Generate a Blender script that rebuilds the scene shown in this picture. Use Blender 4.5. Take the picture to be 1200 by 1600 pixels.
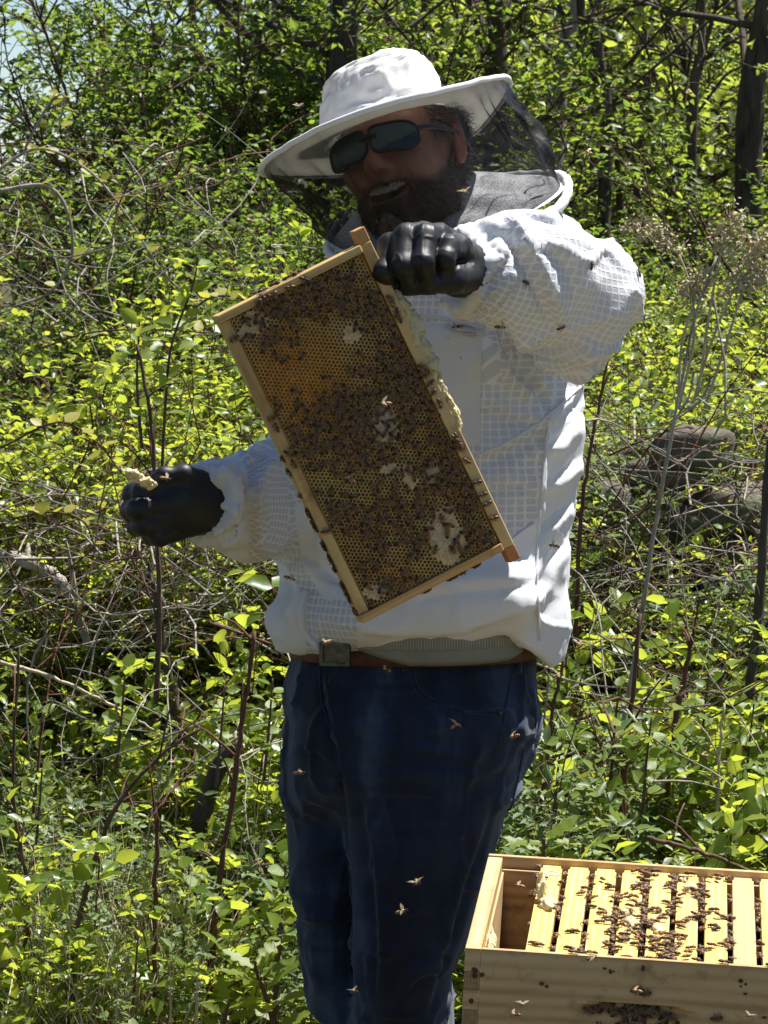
import bpy, math, random
import numpy as np
from mathutils import Vector, Matrix, Euler

for _o in list(bpy.data.objects):
    bpy.data.objects.remove(_o)
SC = bpy.context.scene
COL = SC.collection
rad = math.radians

# ------------------------------------------------------------------ camera
FPX = 6430.0                      # focal length in photograph pixels (1200 x 1600)
CAM = np.array([0.0, 0.0, 1.65])
PITCH = rad(4.0)
cam_data = bpy.data.cameras.new('camera')
cam = bpy.data.objects.new('camera', cam_data)
COL.objects.link(cam)
cam.location = CAM
cam.rotation_euler = (math.pi / 2 - PITCH, 0, 0)
cam_data.sensor_fit = 'VERTICAL'
cam_data.sensor_height = 36.0
cam_data.lens = FPX / 1600 * 36.0
cam_data.clip_start = 0.05
cam_data.clip_end = 600
cam_data.dof.use_dof = True
cam_data.dof.focus_distance = 5.6
cam_data.dof.aperture_fstop = 48
SC.camera = cam

# ------------------------------------------------------------------ light
SUN = Vector((0.35, 0.22, 0.915)).normalized()
world = bpy.data.worlds.new('World')
SC.world = world
world.use_nodes = True
wn = world.node_tree
wn.nodes.clear()
_sky = wn.nodes.new('ShaderNodeTexSky')
_sky.sky_type = 'NISHITA'
_sky.sun_disc = False
_sky.sun_elevation = math.asin(SUN.z)
_sky.sun_rotation = math.atan2(SUN.x, SUN.y)
_sky.air_density = 1.0
_sky.dust_density = 0.0
_sky.ozone_density = 1.5
_sky.altitude = 2500
_bg = wn.nodes.new('ShaderNodeBackground')
_bg.inputs['Strength'].default_value = 0.055
_wo = wn.nodes.new('ShaderNodeOutputWorld')
wn.links.new(_sky.outputs[0], _bg.inputs[0])
wn.links.new(_bg.outputs[0], _wo.inputs[0])
sun_data = bpy.data.lights.new('sun', 'SUN')
sun_data.energy = 5.0
sun_data.angle = rad(0.53)
sun_data.color = (1.0, 0.97, 0.92)
sun = bpy.data.objects.new('sun', sun_data)
COL.objects.link(sun)
sun.rotation_euler = SUN.to_track_quat('Z', 'Y').to_euler()
SC.view_settings.view_transform = 'Standard'
SC.view_settings.look = 'None'
SC.view_settings.gamma = 1.0
SC.view_settings.use_curve_mapping = False
SC.view_settings.exposure = 1.1
SC.cycles.max_bounces = 8
SC.cycles.transparent_max_bounces = 24
SC.cycles.transmission_bounces = 6
SC.cycles.diffuse_bounces = 4
SC.cycles.glossy_bounces = 3
SC.cycles.caustics_reflective = False
SC.cycles.caustics_refractive = False
SC.cycles.use_denoising = True

# ------------------------------------------------------------------ helpers
_cp, _sp = math.cos(PITCH), math.sin(PITCH)
def at(px, py, Y):
    """World point at distance Y (metres north of the camera) seen at a pixel of the photograph."""
    a = (px - 600) / FPX
    b = (800 - py) / FPX
    d = np.array([a, _cp + b * _sp, -_sp + b * _cp])
    return CAM + d * (Y / d[1])
def proj(P):
    P = np.asarray(P, float) - CAM
    dep = P[..., 1] * _cp - P[..., 2] * _sp
    up = P[..., 1] * _sp + P[..., 2] * _cp
    return 600 + P[..., 0] / dep * FPX, 800 - up / dep * FPX
def m(px, Y):
    return px * Y / FPX

def tag(o, label=None, cat=None, group=None, kind=None):
    if label: o['label'] = label
    if cat: o['category'] = cat
    if group: o['group'] = group
    if kind: o['kind'] = kind
    return o
def empty(name, loc=(0, 0, 0), parent=None):
    o = bpy.data.objects.new(name, None)
    COL.objects.link(o)
    o.location = loc
    if parent is not None: o.parent = parent
    return o
def link(name, me, mat=None, parent=None, smooth=True):
    o = bpy.data.objects.new(name, me)
    COL.objects.link(o)
    if mat is not None and not me.materials:
        for q in (mat if isinstance(mat, (list, tuple)) else [mat]):
            me.materials.append(q)
    if parent is not None: o.parent = parent
    return o
def mesh_np(name, V, tris=None, quads=None, smooth=True, attrs=None, uv=None, mat_idx=None):
    """Fast mesh from numpy arrays. attrs: {name: per-vertex float array or Nx3 colour}; uv: per-corner Nx2."""
    V = np.asarray(V, np.float32).reshape(-1, 3)
    parts = []
    nt = nq = 0
    if tris is not None and len(tris):
        tris = np.asarray(tris, np.int32).reshape(-1, 3); nt = len(tris); parts.append(tris.ravel())
    if quads is not None and len(quads):
        quads = np.asarray(quads, np.int32).reshape(-1, 4); nq = len(quads); parts.append(quads.ravel())
    me = bpy.data.meshes.new(name)
    loops = np.concatenate(parts) if parts else np.zeros(0, np.int32)
    me.vertices.add(len(V)); me.vertices.foreach_set('co', V.ravel())
    me.loops.add(len(loops)); me.loops.foreach_set('vertex_index', loops)
    me.polygons.add(nt + nq)
    starts = np.concatenate([np.arange(nt) * 3, nt * 3 + np.arange(nq) * 4]).astype(np.int32)
    me.polygons.foreach_set('loop_start', starts)
    try:
        me.polygons.foreach_set('loop_total', np.concatenate([np.full(nt, 3), np.full(nq, 4)]).astype(np.int32))
    except Exception:
        pass
    me.polygons.foreach_set('use_smooth', np.full(nt + nq, smooth, bool))
    if mat_idx is not None:
        me.polygons.foreach_set('material_index', np.asarray(mat_idx, np.int32))
    if attrs:
        for k, a in attrs.items():
            a = np.asarray(a, np.float32)
            if a.ndim == 1:
                at_ = me.attributes.new(k, 'FLOAT', 'POINT'); at_.data.foreach_set('value', a)
            else:
                at_ = me.attributes.new(k, 'FLOAT_COLOR', 'POINT')
                c4 = np.ones((len(a), 4), np.float32); c4[:, :3] = a
                at_.data.foreach_set('color', c4.ravel())
    if uv is not None:
        l = me.uv_layers.new(name='UVMap'); l.data.foreach_set('uv', np.asarray(uv, np.float32).ravel())
    me.update(calc_edges=True)
    me.validate()
    return me

class Acc:
    """Collects triangles and quads of one mesh."""
    def __init__(s): s.v = []; s.t = []; s.q = []; s.n = 0; s.a = []; s.tm = []; s.qm = []
    def add(s, V, tris=None, quads=None, tint=0.5, mat=0):
        V = np.asarray(V, float).reshape(-1, 3)
        if tris is not None and len(tris):
            t = np.asarray(tris).reshape(-1, 3); s.t.append(t + s.n); s.tm.append(np.full(len(t), mat))
        if quads is not None and len(quads):
            q = np.asarray(quads).reshape(-1, 4); s.q.append(q + s.n); s.qm.append(np.full(len(q), mat))
        s.v.append(V); s.n += len(V)
        s.a.append(np.broadcast_to(np.asarray(tint, float), (len(V),)))
    def mesh(s, name, smooth=True, tint=True):
        V = np.concatenate(s.v) if s.v else np.zeros((0, 3))
        t = np.concatenate(s.t) if s.t else None
        q = np.concatenate(s.q) if s.q else None
        mi = np.concatenate([*s.tm, *s.qm]) if (s.tm or s.qm) else None
        return mesh_np(name, V, t, q, smooth, {'tint': np.concatenate(s.a)} if tint else None, mat_idx=mi)
    def box(s, lo, hi, tint=0.5, mat=0, M=None):
        x0, y0, z0 = lo; x1, y1, z1 = hi
        V = np.array([[x0,y0,z0],[x1,y0,z0],[x1,y1,z0],[x0,y1,z0],[x0,y0,z1],[x1,y0,z1],[x1,y1,z1],[x0,y1,z1]], float)
        if M is not None: V = V @ np.asarray(M)[:3, :3].T + np.asarray(M)[:3, 3]
        s.add(V, quads=[[3,2,1,0],[4,5,6,7],[0,1,5,4],[1,2,6,5],[2,3,7,6],[3,0,4,7]], tint=tint, mat=mat)
    def tube(s, pts, r, n=6, cap=True, tint=0.5, mat=0, squash=None):
        V, q, t = tube_arrays(pts, r, n, cap)
        s.add(V, t, q, tint=tint, mat=mat)

def tube_arrays(pts, r, n=6, cap=True):
    P = np.asarray(pts, float); k = len(P)
    r = np.broadcast_to(np.asarray(r, float), (k,))
    T = np.gradient(P, axis=0); T /= (np.linalg.norm(T, axis=1, keepdims=True) + 1e-9)
    up = np.array([0, 0, 1.0]) if abs(T[0, 2]) < 0.9 else np.array([1.0, 0, 0])
    N = np.zeros_like(P); 
    nrm = np.cross(T[0], up); nrm /= np.linalg.norm(nrm)
    for i in range(k):
        nrm = nrm - T[i] * np.dot(nrm, T[i]); nrm /= (np.linalg.norm(nrm) + 1e-9); N[i] = nrm
    B = np.cross(T, N)
    ang = np.linspace(0, 2 * math.pi, n, endpoint=False)
    V = P[:, None, :] + r[:, None, None] * (np.cos(ang)[None, :, None] * N[:, None, :] + np.sin(ang)[None, :, None] * B[:, None, :])
    V = V.reshape(-1, 3)
    i = np.arange(k - 1)[:, None]; j = np.arange(n)[None, :]; j2 = (j + 1) % n
    q = np.stack([i * n + j, i * n + j2, (i + 1) * n + j2, (i + 1) * n + j], -1).reshape(-1, 4)
    t = None
    if cap:
        t = [[0, a + 1, a] for a in range(1, n - 1)] + [[(k - 1) * n, (k - 1) * n + a, (k - 1) * n + a + 1] for a in range(1, n - 1)]
    return V, q, t

def smooth_path(pts, n):
    """Catmull-Rom through points (any dimension), n samples."""
    P = np.asarray(pts, float)
    P = np.concatenate([[2 * P[0] - P[1]], P, [2 * P[-1] - P[-2]]])
    k = len(P) - 3
    out = []
    for u in np.linspace(0, k - 1e-6, n):
        i = int(u); t = u - i
        a, b, c, d = P[i], P[i + 1], P[i + 2], P[i + 3]
        out.append(0.5 * ((2 * b) + (-a + c) * t + (2 * a - 5 * b + 4 * c - d) * t * t + (-a + 3 * b - 3 * c + d) * t ** 3))
    return np.array(out)

# ---- signed distance modelling
def smin(a, b, k):
    h = np.clip(0.5 + 0.5 * (b - a) / k, 0, 1)
    return b + (a - b) * h - k * h * (1 - h)
def smax(a, b, k): return -smin(-a, -b, k)
def ell(G, c, r):
    x = (G[0] - c[0]) / r[0]; y = (G[1] - c[1]) / r[1]; z = (G[2] - c[2]) / r[2]
    k0 = np.sqrt(x * x + y * y + z * z)
    x = x / r[0]; y = y / r[1]; z = z / r[2]
    k1 = np.sqrt(x * x + y * y + z * z) + 1e-6
    return k0 * (k0 - 1) / k1
def cone(G, a, b, ra, rb):
    a = np.asarray(a, float); ba = np.asarray(b, float) - a
    px, py, pz = G[0] - a[0], G[1] - a[1], G[2] - a[2]
    t = np.clip((px * ba[0] + py * ba[1] + pz * ba[2]) / (ba @ ba + 1e-12), 0, 1)
    return np.sqrt((px - ba[0] * t) ** 2 + (py - ba[1] * t) ** 2 + (pz - ba[2] * t) ** 2) - (ra + (rb - ra) * t)
def sdf_mesh(fn, lo, hi, h):
    ax = [np.arange(lo[i], hi[i] + h, h).astype(np.float32) for i in range(3)]
    G = np.meshgrid(*ax, indexing='ij')
    D = fn(G).astype(np.float32)
    ins = D < 0
    nx, ny, nz = D.shape
    cnt = np.zeros((nx - 1, ny - 1, nz - 1), np.float32)
    acc = np.zeros((3, nx - 1, ny - 1, nz - 1), np.float32)
    cor = [(i, j, k) for i in (0, 1) for j in (0, 1) for k in (0, 1)]
    def sl(A, c): return A[c[0]:nx - 1 + c[0], c[1]:ny - 1 + c[1], c[2]:nz - 1 + c[2]]
    for a in cor:
        for ax_i in range(3):
            if a[ax_i]: continue
            b = list(a); b[ax_i] = 1; b = tuple(b)
            Da, Db = sl(D, a), sl(D, b)
            msk = (Da < 0) != (Db < 0)
            t = np.where(msk, Da / np.where(msk, Da - Db, 1), 0)
            cnt += msk
            for q in range(3):
                acc[q] += np.where(msk, a[q] + (t if q == ax_i else 0), 0)
    act = cnt > 0
    idx = np.full(act.shape, -1, np.int64)
    idx[act] = np.arange(act.sum())
    ii = np.argwhere(act)
    V = np.stack([acc[q][act] / cnt[act] for q in range(3)], -1) + ii
    V = V * h + np.array(lo)
    quads = []
    for axi in range(3):
        o1, o2 = (axi + 1) % 3, (axi + 2) % 3
        s0 = [slice(0, None)] * 3; s1 = [slice(0, None)] * 3
        s0[axi] = slice(0, -1); s1[axi] = slice(1, None)
        A, B = ins[tuple(s0)], ins[tuple(s1)]
        ch = np.argwhere(A != B)
        ok = (ch[:, o1] > 0) & (ch[:, o2] > 0) & (ch[:, o1] < idx.shape[o1]) & (ch[:, o2] < idx.shape[o2])
        ch = ch[ok]
        if not len(ch): continue
        fl = A[tuple(ch.T)]
        def cell(d1, d2):
            c = ch.copy(); c[:, o1] -= d1; c[:, o2] -= d2
            return idx[tuple(c.T)]
        q = np.stack([cell(1, 1), cell(0, 1), cell(0, 0), cell(1, 0)], -1)
        q = np.where(fl[:, None], q, q[:, ::-1])
        quads.append(q)
    return V, np.concatenate(quads)
def vnormals(V, Q):
    a, b, c, d = (V[Q[:, i]] for i in range(4))
    n = np.cross(c - a, d - b)
    N = np.zeros_like(V)
    for i in range(4): np.add.at(N, Q[:, i], n)
    return N / (np.linalg.norm(N, axis=1, keepdims=True) + 1e-12)
def relax(V, Q, it=3, f=0.5):
    E = np.concatenate([Q[:, [0, 1]], Q[:, [1, 2]], Q[:, [2, 3]], Q[:, [3, 0]]])
    E = np.concatenate([E, E[:, ::-1]])
    deg = np.bincount(E[:, 0], minlength=len(V)).astype(float)
    for _ in range(it):
        S = np.stack([np.bincount(E[:, 0], V[E[:, 1], k], len(V)) for k in range(3)], -1) / np.maximum(deg, 1)[:, None]
        V = V + (S - V) * f
    return V
def _h3(i, j, k, s):
    n = (i * 374761393 + j * 668265263 + k * 2147483647 + s * 974634777) & 0xffffffff
    n = ((n ^ (n >> 13)) * 1274126177) & 0xffffffff
    return ((n ^ (n >> 16)) & 0xffff) / 32767.5 - 1
def noise3(P, s=0):
    P = np.asarray(P, float)
    I = np.floor(P).astype(np.int64); f = P - I
    u = f * f * f * (f * (f * 6 - 15) + 10)
    r = 0
    for a in (0, 1):
        for b in (0, 1):
            for c in (0, 1):
                w = (u[..., 0] if a else 1 - u[..., 0]) * (u[..., 1] if b else 1 - u[..., 1]) * (u[..., 2] if c else 1 - u[..., 2])
                r = r + w * _h3(I[..., 0] + a, I[..., 1] + b, I[..., 2] + c, s)
    return r
def seg_dist(x, y, pl):
    """Distance of pixels to a polyline, with the signed side and the position along it (0..1)."""
    pl = np.asarray(pl, float)
    best = np.full(x.shape, 1e9); side = np.zeros(x.shape); par = np.zeros(x.shape)
    L = np.concatenate([[0], np.cumsum(np.linalg.norm(np.diff(pl, axis=0), axis=1))])
    for i in range(len(pl) - 1):
        a, b = pl[i], pl[i + 1]; d = b - a; l2 = d @ d + 1e-9
        t = np.clip(((x - a[0]) * d[0] + (y - a[1]) * d[1]) / l2, 0, 1)
        dx, dy = x - a[0] - t * d[0], y - a[1] - t * d[1]
        q = np.hypot(dx, dy)
        w = q < best
        best = np.where(w, q, best)
        side = np.where(w, np.sign(d[0] * dy - d[1] * dx), side)
        par = np.where(w, (L[i] + t * math.sqrt(l2)) / L[-1], par)
    return best, side, par
def fold(V, N, folds, Y=5.9):
    """Raise cloth ridges along creases seen from the front; each fold: (polyline px, width px, height mm, one_sided)."""
    x, y = proj(V)
    front = np.clip(-N[:, 1] * 3 + 0.6, 0, 1)
    D = np.zeros(len(V))
    for f in folds:
        pl, w, hgt = f[:3]
        d, sd, par = seg_dist(x, y, smooth_path(pl, 24) if len(pl) > 2 else pl)
        env = np.clip(par * 5, 0, 1) * np.clip((1 - par) * 5, 0, 1)
        env = 0.15 + 0.85 * env
        prof = np.exp(-(d / w) ** 2)
        if len(f) > 3 and f[3]:
            s = f[3]
            prof = np.where(sd * s > 0, np.exp(-(d / (w * 0.45)) ** 2), np.exp(-(d / (w * 1.5)) ** 2))
            prof = prof - 0.55 * np.where(sd * s > 0, np.exp(-((d - w * .9) / (w * 0.6)) ** 2), 0)
        D += prof * hgt * 0.001 * env
    return V + N * (D * front)[:, None]
def inside_poly(x, y, poly):
    poly = np.asarray(poly, float); r = np.zeros(x.shape, bool)
    j = len(poly) - 1
    for i in range(len(poly)):
        xi, yi = poly[i]; xj, yj = poly[j]
        c = ((yi > y) != (yj > y)) & (x < (xj - xi) * (y - yi) / (yj - yi + 1e-12) + xi)
        r ^= c; j = i
    return r

# ---- materials
class NT:
    def __init__(s, name):
        s.m = bpy.data.materials.new(name); s.m.use_nodes = True
        s.t = s.m.node_tree; s.t.nodes.clear()
        s.out = s.n('ShaderNodeOutputMaterial')
    def n(s, typ, **kw):
        q = s.t.nodes.new(typ)
        for k, v in kw.items(): setattr(q, k, v)
        return q
    def l(s, a, b): s.t.links.new(a, b)
    def set(s, sock, v):
        if isinstance(v, bpy.types.NodeSocket): s.l(v, sock)
        elif isinstance(v, (tuple, list)): sock.default_value = (*v, 1) if len(v) == 3 and sock.type == 'RGBA' else v
        else: sock.default_value = v
    def coord(s, which='Object', scale=(1, 1, 1), rot=(0, 0, 0)):
        c = s.n('ShaderNodeTexCoord'); mp = s.n('ShaderNodeMapping')
        mp.inputs['Scale'].default_value = scale; mp.inputs['Rotation'].default_value = rot
        s.l(c.outputs[which], mp.inputs['Vector']); return mp.outputs[0]
    def attr(s, name): 
        a = s.n('ShaderNodeAttribute'); a.attribute_name = name; return a
    def noise(s, vec, scale, detail=3, rough=0.55, dist=0.0):
        q = s.n('ShaderNodeTexNoise'); q.inputs['Scale'].default_value = scale; q.inputs['Detail'].default_value = detail
        q.inputs['Roughness'].default_value = rough; q.inputs['Distortion'].default_value = dist
        if vec is not None: s.l(vec, q.inputs['Vector'])
        return q.outputs['Fac']
    def math(s, op, a, b=None, c=None, clamp=False):
        q = s.n('ShaderNodeMath', operation=op); q.use_clamp = clamp
        for i, v in enumerate((a, b, c)):
            if v is not None: s.set(q.inputs[i], v)
        return q.outputs[0]
    def ramp(s, fac, stops, interp='LINEAR'):
        q = s.n('ShaderNodeValToRGB'); q.color_ramp.interpolation = interp
        e = q.color_ramp.elements
        while len(e) < len(stops): e.new(0.5)
        for el, (p, c) in zip(e, stops):
            el.position = p; el.color = (*c, 1) if len(c) == 3 else c
        s.set(q.inputs[0], fac); return q.outputs[0]
    def mix(s, fac, a, b, mode='MIX'):
        q = s.n('ShaderNodeMix'); q.data_type = 'RGBA'; q.blend_type = mode
        s.set(q.inputs[0], fac); s.set(q.inputs[6], a); s.set(q.inputs[7], b); return q.outputs[2]
    def bump(s, h, strength=0.3, dist=0.002, normal=None):
        q = s.n('ShaderNodeBump'); q.inputs['Strength'].default_value = strength; q.inputs['Distance'].default_value = dist
        s.l(h, q.inputs['Height'])
        if normal is not None: s.l(normal, q.inputs['Normal'])
        return q.outputs[0]
    def bsdf(s, color, rough=0.6, spec=0.4, normal=None, metal=0.0, **kw):
        q = s.n('ShaderNodeBsdfPrincipled')
        s.set(q.inputs['Base Color'], color); s.set(q.inputs['Roughness'], rough)
        s.set(q.inputs['Specular IOR Level'], spec); s.set(q.inputs['Metallic'], metal)
        for k, v in kw.items(): s.set(q.inputs[k.replace('_', ' ')], v)
        if normal is not None: s.l(normal, q.inputs['Normal'])
        return q.outputs[0]
    def translucent(s, color, normal=None):
        q = s.n('ShaderNodeBsdfTranslucent'); s.set(q.inputs['Color'], color)
        if normal is not None: s.l(normal, q.inputs['Normal'])
        return q.outputs[0]
    def mixsh(s, fac, a, b):
        q = s.n('ShaderNodeMixShader'); s.set(q.inputs[0], fac); s.l(a, q.inputs[1]); s.l(b, q.inputs[2]); return q.outputs[0]
    def done(s, sh):
        s.l(sh, s.out.inputs['Surface']); return s.m
MAT = {}
# ================================================================== ground, wall, woods and undergrowth
def ground_z(x, y):
    x = np.asarray(x, float); y = np.asarray(y, float)
    h = np.clip(y - 10.5, 0, 60) * .035 + np.clip(y - 7.0, 0, 3) * .05
    return h + .05 * noise3(np.stack([x * .8, y * .8, 0 * x], -1), 70) * np.clip((y - 6.3) / 2, 0, 1) + .015 * noise3(np.stack([x * 4, y * 4, 0 * x], -1), 71)
def leafmat(name, dark, mid, lite, trans, tr=0.42, rough=0.42):
    k = NT(name)
    t = k.attr('tint').outputs['Fac']
    oi = k.n('ShaderNodeObjectInfo')
    f = k.math('ADD', k.math('MULTIPLY', t, 0.8), k.math('MULTIPLY', oi.outputs['Random'], 0.2))
    n = k.noise(k.coord('Object'), 90, 2)
    col = k.ramp(k.math('ADD', f, k.math('MULTIPLY_ADD', n, 0.2, -0.1)), [(0.05, dark), (0.5, mid), (0.93, lite)])
    tc = k.mix(t, trans, tuple(min(1, c * 1.25) for c in trans))
    nb = k.bump(k.noise(k.coord('Object'), 240, 2), 0.25, 0.001)
    return k.done(k.mixsh(tr, k.bsdf(col, rough, 0.45, nb), k.translucent(tc, nb)))
MAT['leaf_bright'] = leafmat('spring_leaf', (0.055, 0.105, 0.012), (0.125, 0.20, 0.024), (0.26, 0.30, 0.055), (0.44, 0.50, 0.05), 0.52, 0.36)
MAT['leaf_dark'] = leafmat('deep_green_leaf', (0.030, 0.070, 0.012), (0.070, 0.135, 0.022), (0.16, 0.21, 0.04), (0.26, 0.37, 0.04), 0.48)
MAT['leaf_wood'] = leafmat('woodland_leaf', (0.05, 0.085, 0.014), (0.10, 0.16, 0.025), (0.22, 0.26, 0.05), (0.40, 0.47, 0.06), 0.55, 0.45)
MAT['leaf_yellow'] = leafmat('yellow_vine_leaf', (0.20, 0.24, 0.03), (0.34, 0.34, 0.05), (0.46, 0.36, 0.09), (0.50, 0.46, 0.06), 0.45)
MAT['leaf_silver'] = leafmat('silvery_leaf', (0.06, 0.10, 0.035), (0.12, 0.18, 0.065), (0.22, 0.27, 0.12), (0.24, 0.32, 0.09), 0.35, 0.5)
MAT['leaf_dead'] = leafmat('dry_fallen_leaf', (0.08, 0.045, 0.02), (0.20, 0.125, 0.06), (0.40, 0.30, 0.18), (0.18, 0.10, 0.04), 0.15, 0.7)
def barkmat(name, a, b, scale=30, axis_scale=(1, 1, .25)):
    k = NT(name)
    o = k.coord('Object', axis_scale)
    n = k.noise(o, scale, 5, 0.65, 0.4)
    col = k.mix(k.ramp(n, [(0.32, (0, 0, 0)), (0.68, (1, 1, 1))]), a, b)
    return k.done(k.bsdf(col, 0.85, 0.2, k.bump(n, 0.8, 0.01)))
MAT['bark'] = barkmat('grey_brown_bark', (0.035, 0.026, 0.020), (0.12, 0.095, 0.075))
MAT['bark_pale'] = barkmat('weathered_grey_wood', (0.18, 0.15, 0.12), (0.44, 0.39, 0.33), 40)
MAT['twig'] = barkmat('brown_twig', (0.06, 0.035, 0.022), (0.16, 0.10, 0.065), 60)
MAT['straw'] = barkmat('dry_straw', (0.34, 0.27, 0.16), (0.60, 0.52, 0.36), 50)
MAT['cane_red'] = barkmat('red_brown_cane', (0.075, 0.030, 0.020), (0.17, 0.085, 0.055), 60)
def soil():
    k = NT('leafy_soil')
    o = k.coord('Object')
    n = k.noise(o, 6, 6, 0.7); n2 = k.noise(o, 60, 4, 0.7)
    col = k.mix(k.ramp(n, [(0.4, (0, 0, 0)), (0.62, (1, 1, 1))]), (0.075, 0.052, 0.032), (0.05, 0.07, 0.02))
    col = k.mix(k.ramp(n2, [(0.5, (0, 0, 0)), (0.7, (1, 1, 1))]), col, (0.20, 0.15, 0.09))
    return k.done(k.bsdf(col, 0.95, 0.1, k.bump(k.math('ADD', n, n2), 0.8, 0.03)))
MAT['soil'] = soil()
def stonemat():
    k = NT('lichen_field_stone')
    o = k.coord('Object')
    n = k.noise(o, 9, 6, 0.65); n2 = k.noise(o, 45, 5, 0.7)
    oi = k.n('ShaderNodeObjectInfo')
    c = k.mix(oi.outputs['Random'], (0.10, 0.082, 0.06), (0.15, 0.125, 0.095))
    c = k.mix(k.ramp(n2, [(0.35, (0, 0, 0)), (0.7, (1, 1, 1))]), c, (0.10, 0.085, 0.07))
    c = k.mix(k.ramp(n, [(0.52, (0, 0, 0)), (0.62, (1, 1, 1))]), c, (0.18, 0.17, 0.125))
    c = k.mix(k.ramp(k.noise(o, 5, 4), [(0.6, (0, 0, 0)), (0.7, (1, 1, 1))]), c, (0.07, 0.10, 0.03))
    return k.done(k.bsdf(c, 0.9, 0.2, k.bump(k.math('ADD', n, k.math('MULTIPLY', n2, .5)), 0.9, 0.02)))
MAT['stone'] = stonemat()
# ground sheet
gx = np.concatenate([np.linspace(-120, -6, 20), np.linspace(-5.5, 5.5, 90), np.linspace(6, 120, 20)]); gy = np.concatenate([np.linspace(-40, 4, 14), np.linspace(4.5, 16, 90), np.linspace(17, 260, 34)])
X, Y_ = np.meshgrid(gx, gy, indexing='ij')
V = np.stack([X, Y_, ground_z(X, Y_)], -1).reshape(-1, 3); n = len(gy)
i = np.arange(len(gx) - 1)[:, None]; j = np.arange(n - 1)[None]
ground = link('ground', mesh_np('ground', V, quads=np.stack([i * n + j, (i + 1) * n + j, (i + 1) * n + j + 1, i * n + j + 1], -1).reshape(-1, 4)), MAT['soil'])
tag(ground, 'leafy brown soil under the bushes', kind='structure')

# ---- leaves and stems in bulk
LT = np.array([[0, 0, 0], [.34, 0, -.035], [.70, 0, -.04], [1, 0, -.12], [.30, .5, .05], [.30, -.5, .05], [.68, .40, .03], [.68, -.40, .03]])
LF = np.array([[0, 5, 1], [0, 1, 4], [1, 5, 7], [1, 7, 2], [1, 2, 6], [1, 6, 4], [2, 7, 3], [2, 3, 6]])
def leaves(P, D, U, L, asp, r, tint):
    n = len(P)
    D = D / (np.linalg.norm(D, axis=1, keepdims=True) + 1e-9)
    S = np.cross(U, D); S /= (np.linalg.norm(S, axis=1, keepdims=True) + 1e-9)
    Nn = np.cross(D, S)
    curl = r.uniform(.4, 1.9, n)
    W = asp * r.uniform(.8, 1.2, n)
    V = P[:, None] + L[:, None, None] * (LT[None, :, 0, None] * D[:, None] + (LT[None, :, 1] * W[:, None])[..., None] * S[:, None] + (LT[None, :, 2] * curl[:, None])[..., None] * Nn[:, None])
    T = (LF[None] + (np.arange(n) * 8)[:, None, None])
    return V.reshape(-1, 3), T.reshape(-1, 3), np.repeat(tint, 8)
def tubes(paths, r0, r1, ns):
    """paths: (n, k, 3) polylines of equal length -> one set of tapered tubes."""
    n, k, _ = paths.shape
    T = np.gradient(paths, axis=1); T /= (np.linalg.norm(T, axis=2, keepdims=True) + 1e-9)
    ref = np.array([.31, .74, .59]); A = np.cross(T, ref); A /= (np.linalg.norm(A, axis=2, keepdims=True) + 1e-9); B = np.cross(T, A)
    ang = np.arange(ns) * 2 * math.pi / ns
    rr = (r0[:, None] + (r1 - r0)[:, None] * np.linspace(0, 1, k)[None])[..., None, None]
    V = paths[:, :, None] + rr * (np.cos(ang)[None, None, :, None] * A[:, :, None] + np.sin(ang)[None, None, :, None] * B[:, :, None])
    i = np.arange(k - 1)[:, None]; j = np.arange(ns)[None]; j2 = (j + 1) % ns
    q = np.stack([i * ns + j, i * ns + j2, (i + 1) * ns + j2, (i + 1) * ns + j], -1).reshape(-1, 4)
    Q = (q[None] + (np.arange(n) * k * ns)[:, None, None]).reshape(-1, 4)
    return V.reshape(-1, 3), Q
def arcs(P, D, L, k, r, wob=.12, grav=0.0):
    u = np.linspace(0, 1, k)
    n = len(P)
    D = D / (np.linalg.norm(D, axis=1, keepdims=True) + 1e-9)
    b = r.normal(0, 1, (n, 3)); c = r.normal(0, 1, (n, 3))
    path = P[:, None] + D[:, None] * (L[:, None] * u)[..., None] + b[:, None] * (wob * L[:, None] * u ** 2)[..., None] + c[:, None] * (wob * .45 * L[:, None] * np.sin(u * 6.28))[..., None]
    path[..., 2] -= grav * L[:, None] * u ** 2
    return path
def sample(path, idx, t):
    k = path.shape[1]; f = t * (k - 1); i = np.minimum(f.astype(int), k - 2); w = (f - i)[:, None]
    a = path[idx, i]; b = path[idx, i + 1]
    return a * (1 - w) + b * w, (b - a) / (np.linalg.norm(b - a, axis=1, keepdims=True) + 1e-9)
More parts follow.
